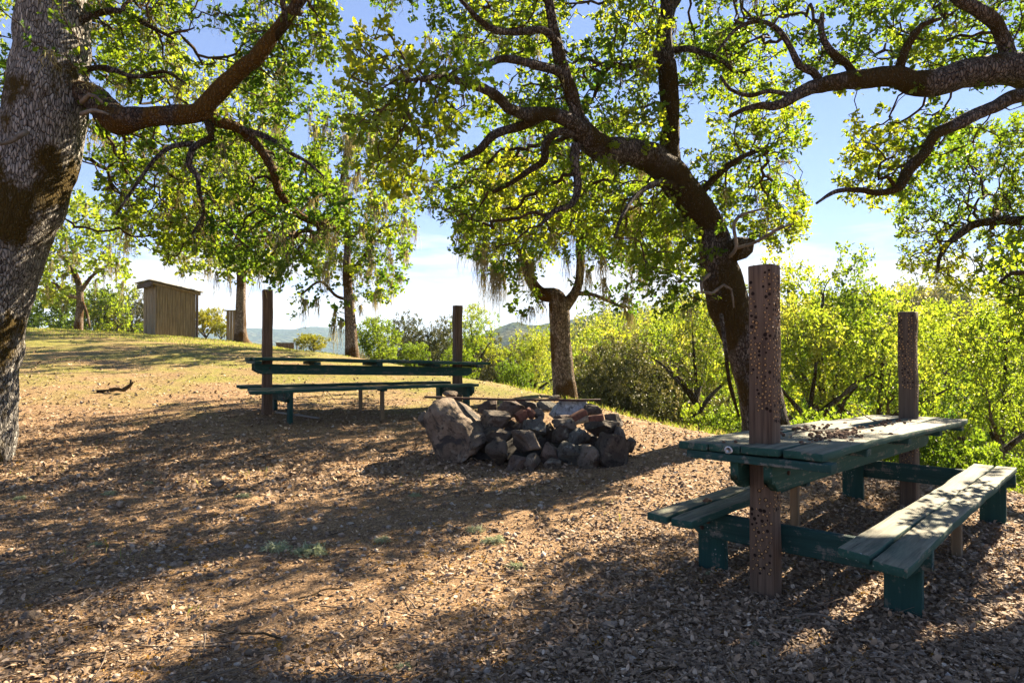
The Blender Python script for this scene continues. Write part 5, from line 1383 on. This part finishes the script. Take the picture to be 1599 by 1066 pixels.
# a dry curled oak leaf: 3 x 2 quads
LV = np.array([(x, y, 0.30 * y * y * 3 + 0.25 * (x - .5) ** 2 - .03) for x, wd in ((0, .10), (.35, .30), (.7, .26), (1.0, .06)) for y in (-wd, 0, wd)])
LF = np.array([[a * 3 + b, (a + 1) * 3 + b, (a + 1) * 3 + b + 1, a * 3 + b + 1] for a in range(3) for b in range(2)])
def litter(n, ymin, ymax, size, pw, keep):
    X, Y = scatter(n, ymin, ymax, pw)
    k = keep(X, Y); X, Y = X[k], Y[k]; n = len(X)
    pos = np.stack([X, Y, gz(X, Y) + r.uniform(.0, .022, n)], -1)
    nr = unit(ground_normal(X, Y) + .42 * r.standard_normal((n, 3)))
    a = r.standard_normal((n, 3)); d = unit(a - nr * (a * nr).sum(-1, keepdims=True)); s_ = np.cross(nr, d)
    sz = size * (r.random(n) ** 1.5 * 1.25 + .35); fl = np.where(r.random(n) < .5, 1, -1)
    V = pos[:, None] + sz[:, None, None] * (LV[None, :, 0, None] * d[:, None] + LV[None, :, 1, None] * s_[:, None] + (LV[None, :, 2] * fl[:, None] * (.5 + r.random(n))[:, None])[..., None] * nr[:, None])
    F = (LF[None] + (np.arange(n) * 12)[:, None, None]).reshape(-1, 4)
    # right of the table the leaves lie thicker, greyer
    rn = np.clip(r.beta(1.6, 2.1, n), 0, 1)
    return V.reshape(-1, 3), F, np.repeat(rn, 6)
def merge(parts):
    Vs, Fs, Rs, off = [], [], [], 0
    for V, F, R_ in parts: Vs.append(V); Fs.append(F + off); Rs.append(R_); off += len(V)
    return np.concatenate(Vs), np.concatenate(Fs), np.concatenate(Rs)
right = lambda X, Y: (X - .25 * Y + .6 + .8 * fbm(np.stack([X, Y, X * 0], -1), 2) > 0)
allk = lambda X, Y: ((X + .45 * Y < 6.75 + .18 * r.standard_normal(len(X))) | (Y < 7.3)) & (X + .62 * Y < 9.0)
patch = lambda X, Y: (fbm(np.stack([X * .8, Y * .8, X * 0 + 4], -1), 3) + .35 * r.standard_normal(len(X)) > -.32) & allk(X, Y)
V, F, Rn = merge([litter(115000, 2.2, 6.5, .025, .8, lambda X, Y: right(X, Y) & allk(X, Y)), litter(125000, 2.2, 9, .022, .8, patch), litter(100000, 6, 19, .036, .6, lambda X, Y: patch(X, Y) & (Y < 15 + 3 * r.standard_normal(len(X))))])
o = mk('leaf_litter', V, F, M['litter'], None, True, Rn); o['kind'] = 'stuff'
# pebbles and acorn bits
bm = bmesh.new(); bmesh.ops.create_icosphere(bm, subdivisions=1, radius=1)
IV = np.array([v.co[:] for v in bm.verts]); IF = np.array([[v.index for v in f.verts] for f in bm.faces]); bm.free()
def pebbles(n, ymin, ymax, size, pw, keep=allk):
    X, Y = scatter(n, ymin, ymax, pw); k = keep(X, Y); X, Y = X[k], Y[k]; n = len(X)
    s = size * (.35 + r.random(n) ** 3 * 1.9)
    A = IV[None] * (1 + .28 * r.standard_normal((n, len(IV), 1))) * np.stack([np.ones(n), r.uniform(.5, 1, n), r.uniform(.4, .8, n)], -1)[:, None]
    th = r.uniform(0, 6.28, n); c, q = np.cos(th)[:, None], np.sin(th)[:, None]
    A = np.stack([A[..., 0] * c - A[..., 1] * q, A[..., 0] * q + A[..., 1] * c, A[..., 2]], -1) * s[:, None, None]
    V = A + np.stack([X, Y, gz(X, Y) + s * .25], -1)[:, None]
    F = (IF[None] + (np.arange(n) * len(IV))[:, None, None]).reshape(-1, 3)
    return V.reshape(-1, 3), F, np.repeat(r.random(n), len(IF))
V, F, Rn = merge([pebbles(20000, 2.2, 7, .008, .9), pebbles(9000, 4, 12, .013, .9), pebbles(22000, 2.2, 6.5, .0085, .9, lambda X, Y: right(X, Y) & allk(X, Y))])
o = mk('gravel', V, F, M['pebble'], None, True, Rn); o['kind'] = 'stuff'
# fine twig litter
def twiglets(n, ymin, ymax, ln, rad):
    X, Y = scatter(n, ymin, ymax, .9); k = allk(X, Y); X, Y = X[k], Y[k]; n = len(X)
    th = r.uniform(0, 6.28, n); L_ = ln * (.3 + r.random(n) ** 2 * 2); m = 5
    tt = np.linspace(-.5, .5, m)
    bx = r.normal(0, .12, (n, 1)) * (tt ** 2 - .08) * 4
    px_ = X[:, None] + L_[:, None] * (tt * np.cos(th)[:, None] - bx * np.sin(th)[:, None]); py_ = Y[:, None] + L_[:, None] * (tt * np.sin(th)[:, None] + bx * np.cos(th)[:, None])
    pz = gz(px_, py_) + .012 + r.uniform(0, .02, (n, 1)) + L_[:, None] * r.normal(0, .08, (n, 1)) * (tt + .5)
    c = np.stack([px_, py_, pz], -1); rr_ = rad * r.uniform(.5, 1.5, (n, 1)) * (1 - .5 * (tt + .5))
    side = np.stack([-np.sin(th), np.cos(th), 0 * th], -1)[:, None]; up = np.array([0, 0, 1.0])
    ring = np.stack([c + rr_[..., None] * (math.cos(a_) * side + math.sin(a_) * up) for a_ in (0.5, 2.6, 4.7)], 2)
    V = ring.reshape(-1, 3); i = (np.arange(m - 1) * 3)[:, None]; j = np.arange(3)[None]; j2 = (j + 1) % 3
    F0 = np.stack([i + j, i + j2, i + 3 + j2, i + 3 + j], -1).reshape(-1, 4)
    F = (F0[None] + (np.arange(n) * m * 3)[:, None, None]).reshape(-1, 4)
    return V, F, np.repeat(r.random(n), len(F0))
V, F, Rn = merge([twiglets(6800, 2.2, 8, .075, .0018), twiglets(1500, 2.3, 12, .16, .0035)])
o = mk('twig_litter', V, F, M['litter_twig'], None, True, Rn); o['kind'] = 'stuff'
# ochre moss crumbs: little clumps of stubby blades
def crumbs(n, ymin, ymax, size, nb, keep, zs=.8):
    X, Y = scatter(n, ymin, ymax, .9); k = keep(X, Y); X, Y = X[k], Y[k]; n = len(X)
    s = size * (.4 + 1.4 * r.random(n) ** 2)
    c = np.stack([X, Y, gz(X, Y)], -1)
    src = np.repeat(np.arange(n), nb); m = len(src)
    d = r.standard_normal((m, 3)); d[:, 2] = np.abs(d[:, 2]) * zs; d = unit(d)
    ctr = c[src] + d * (s[src] * r.uniform(.2, 1, m))[:, None]
    a = unit(r.standard_normal((m, 3))); b = unit(np.cross(a, r.standard_normal((m, 3)))); w = (s[src] * .30)[:, None]
    V = np.stack([ctr - a * w, ctr + b * w * .5, ctr + a * w, ctr - b * w * .5], 1).reshape(-1, 3)
    F = np.arange(m * 4).reshape(-1, 4)
    return V, F, np.clip(r.random(n)[src] * .6 + .4 * r.random(m), 0, 1)
V, F, Rn = merge([crumbs(6800, 2.2, 9, .015, 16, lambda X, Y: allk(X, Y) & (fbm(np.stack([X * 1.4, Y * 1.4, X * 0 + 20], -1), 2) > .0)), ])
o = mk('moss_crumbs', V, F, M['moss_crumb'], None, True, Rn); o['kind'] = 'stuff'
# grass: sparse green blades in the litter, thicker on the back slope and the brow
def blades(X, Y, h, w):
    n = len(X); th = r.uniform(0, 6.28, n); hh = h * (.4 + r.random(n)); ww = w * (.6 + .8 * r.random(n))
    lean = r.normal(0, .45, (n, 2)); base = np.stack([X, Y, gz(X, Y) - .005], -1)
    sd = np.stack([np.cos(th), np.sin(th), 0 * th], -1) * ww[:, None]
    mid = base + np.c_[lean * .3, np.ones(n) * .55] * hh[:, None]; tip = base + np.c_[lean * .9, np.ones(n) * .9] * hh[:, None]
    V = np.stack([base - sd, base + sd, mid + sd * .7, tip, mid - sd * .7], 1).reshape(-1, 3)
    return V, np.arange(n * 5).reshape(-1, 5), r.random(n)
parts = []
X, Y = scatter(9000, 2.4, 8, .9); k = (fbm(np.stack([X * 1.1, Y * 1.1, X * 0 + 50], -1), 2) > .34) & allk(X, Y) & (X < .9); parts.append(blades(X[k][:1500], Y[k][:1500], .065, .0016))
X = r.uniform(-26, 2, 60000); Y = r.uniform(14, 27, 60000); k = (Y + 5 * fbm(np.stack([X * .5, Y * .5, X * 0], -1), 3) > 18.5); parts.append(blades(X[k], Y[k], .05, .006))
X = r.uniform(-1, 9, 50000); Y = r.uniform(4, 18, 50000); e_ = X + .45 * Y + .35 * fbm(np.stack([X, Y, X * 0], -1), 2); k = (e_ > 6.7) & (e_ < 9.5) & (Y > 7.2); parts.append(blades(X[k], Y[k], .10, .004))
V, F, Rn = merge(parts)
o = mk('grass', V, F, M['grass'], None, True, Rn); o['kind'] = 'stuff'

# loose stones one can tell apart
def loose(px, py, wpx, mat, label, seed, group=None, flat=.6):
    p = gpt(px, py); w = wpx / FPX * p[1] / 2
    V, F = rock_mesh(seed, 9, 3); V = V * np.array([w, w * .75, w * flat])
    o = mk('stone', V, F, M[mat]); o.location = (p[0], p[1], p[2] + w * flat * .45); o.rotation_euler = (0, 0, seed * 1.7); return tag(o, label, 'stone', group)
for k, (px, py, w, lab) in enumerate(((50, 967, 34, 'flat tan stone near the left edge of the leafy ground'), (168, 975, 26, 'tan stone right of the flat one near the lower left'), (55, 1030, 24, 'stone low in the bottom left corner'),
        (393, 1022, 22, 'blocky reddish brown stone in the lower left centre'), (815, 1050, 30, 'pale angular stone at the bottom edge left of centre'), (800, 1008, 20, 'stone above the pale angular one at the bottom'),
        (855, 985, 26, 'brown stone in the shade left of the near table front'), (950, 980, 32, 'wide flat stone in the shade left of the front post'), (187, 792, 24, 'brown stone in the dappled shade at the left'), (340, 760, 26, 'pale grey flat stone in the shade left of centre'),
        (983, 1035, 26, 'brownish stone at the bottom between the sunlit and shaded leaves'), (275, 884, 20, 'pinkish flat stone in the left middle ground'), (120, 925, 22, 'reddish flat stone at the left'), (845, 1018, 18, 'small brown stone right of the stone above the pale angular one'), (225, 1000, 16, 'small grey stone low at the left'), (30, 885, 18, 'greyish stone at the far left edge'), (640, 708, 16, 'small stone left of the fire ring'), (1075, 1005, 15, 'small stone in front of the front post'))):
    loose(px, py, w, 'stone' if k % 3 else 'rock_tan', lab, 300 + k)
# fallen lichen tufts
def tuft(px, py, wpx, label, seed, n=300, zs=.5):
    rr_ = np.random.default_rng(seed); p = gpt(px, py); w = wpx / FPX * p[1] / 2
    m = n; d = rr_.standard_normal((m, 3)); d[:, 2] = np.abs(d[:, 2]); d = unit(d) * np.array([1, .7, zs])
    Vs, Fs = [], []
    ctr = d * w * (rr_.random((m, 1)) ** .5)
    ctr += .25 * w * np.stack([fbm(ctr * 3 / w + q, 2) for q in (0, 5, 9)], -1); ctr[:, 2] = np.maximum(ctr[:, 2], 0.002)
    a = unit(rr_.standard_normal((m, 3))); b = unit(np.cross(a, rr_.standard_normal((m, 3))))
    l = w * rr_.uniform(.12, .30, (m, 1)); t_ = l * .16
    V = np.stack([ctr - a * l, ctr + b * t_ + a * l * .2, ctr + a * l + b * t_, ctr - b * t_], 1).reshape(-1, 3)
    o = mk('lichen_tuft', V, np.arange(m * 4).reshape(-1, 4), M['tuft'], None, True, rr_.random(m)); o.location = p; return tag(o, label, 'lichen tuft')
for k, (px, py, w, lab) in enumerate(((432, 860, 52, 'largest grey green lichen tuft on the ground left of centre, its left half'), (483, 865, 60, 'grey green lichen tuft just right of the largest one'), (170, 773, 24, 'pale lichen tuft in the shade at the left'), (380, 777, 26, 'lichen tuft in the shade left of centre'),
        (596, 846, 30, 'lichen tuft on the ground at lower centre'), (648, 775, 22, 'lichen tuft in front of the fire ring left'), (770, 848, 42, 'lichen tuft right of lower centre on the shade edge'), (740, 830, 34, 'lichen tuft behind the one at lower centre right'), (805, 887, 36, 'straw coloured lichen tuft in the sunny patch right of centre'),
        (150, 853, 26, 'flat lichen tuft at the left middle ground'), (30, 780, 22, 'lichen tuft at the far left below the leaning trunk'), (630, 1045, 32, 'dull lichen tuft at the bottom edge left of centre'), (1180, 1005, 22, 'bright pale green lichen tuft in front of the near table'), (1247, 971, 18, 'small green lichen tuft right of the front post foot'), (1530, 975, 18, 'lichen tuft on the sunny leaves at the lower right'), (232, 757, 18, 'small lichen tuft below the leaning trunk shade'), (1105, 897, 20, 'lichen tuft between the front post and the left bench leg'))):
    tuft(px, py, w, lab, 500 + k)
# fallen sticks
for k, (xa, ya, xb, yb, rad, lab) in enumerate(((440, 1000, 330, 990, .006, 'dark crooked stick lying in the lower left'), (470, 938, 545, 922, .006, 'dark stick in the shade below the lichen tufts'), (1000, 1060, 1060, 1048, .006, 'grey stick at the bottom edge left of the front post'), (1240, 970, 1300, 969, .009, 'pale stick beside the small green tuft in front of the bench'), (1390, 1037, 1420, 1050, .010, 'pale broken stick below the near bench leg'), (1405, 1030, 1450, 1032, .010, 'grey stick right of the pale broken one'),
        (250, 905, 320, 893, .005, 'thin stick at the left middle ground'), (0, 1045, 60, 1035, .006, 'stick in the bottom left corner'), (620, 880, 565, 898, .004, 'thin stick just right of the lichen tufts'), (930, 935, 985, 943, .006, 'curved stick in the sunny patch left of the front post'), (690, 765, 600, 772, .005, 'thin stick before the fire ring'), (1200, 995, 1260, 1003, .005, 'thin stick lying near the bright green tuft'))):
    p, q = gpt(xa, ya, .015), gpt(xb, yb, .015); m = (p + q) / 2 + np.array([rng.normal(0, .02), rng.normal(0, .02), .012])
    stick('stick', [p, m, q], rad, rad * .6, lab, 'litter_twig' if k > 2 else 'twig', 'stick', 7, .02)

# ------------------------------------------------------------------ air
b = MB(); b.box((-3300, -300, -60), (3300, 2900, 115), (1, 1, 1), 0, 0)
o = b.build('haze', M['ground']); o['kind'] = 'stuff'
t = NT('haze'); pv = t.n('ShaderNodeVolumePrincipled')
pv.inputs['Color'].default_value = (0.50, 0.72, 1.0, 1); pv.inputs['Density'].default_value = 0.00026; pv.inputs['Anisotropy'].default_value = 0.0
t.l(pv.outputs[0], t.out.inputs['Volume']); o.data.materials.clear(); o.data.materials.append(t.m)
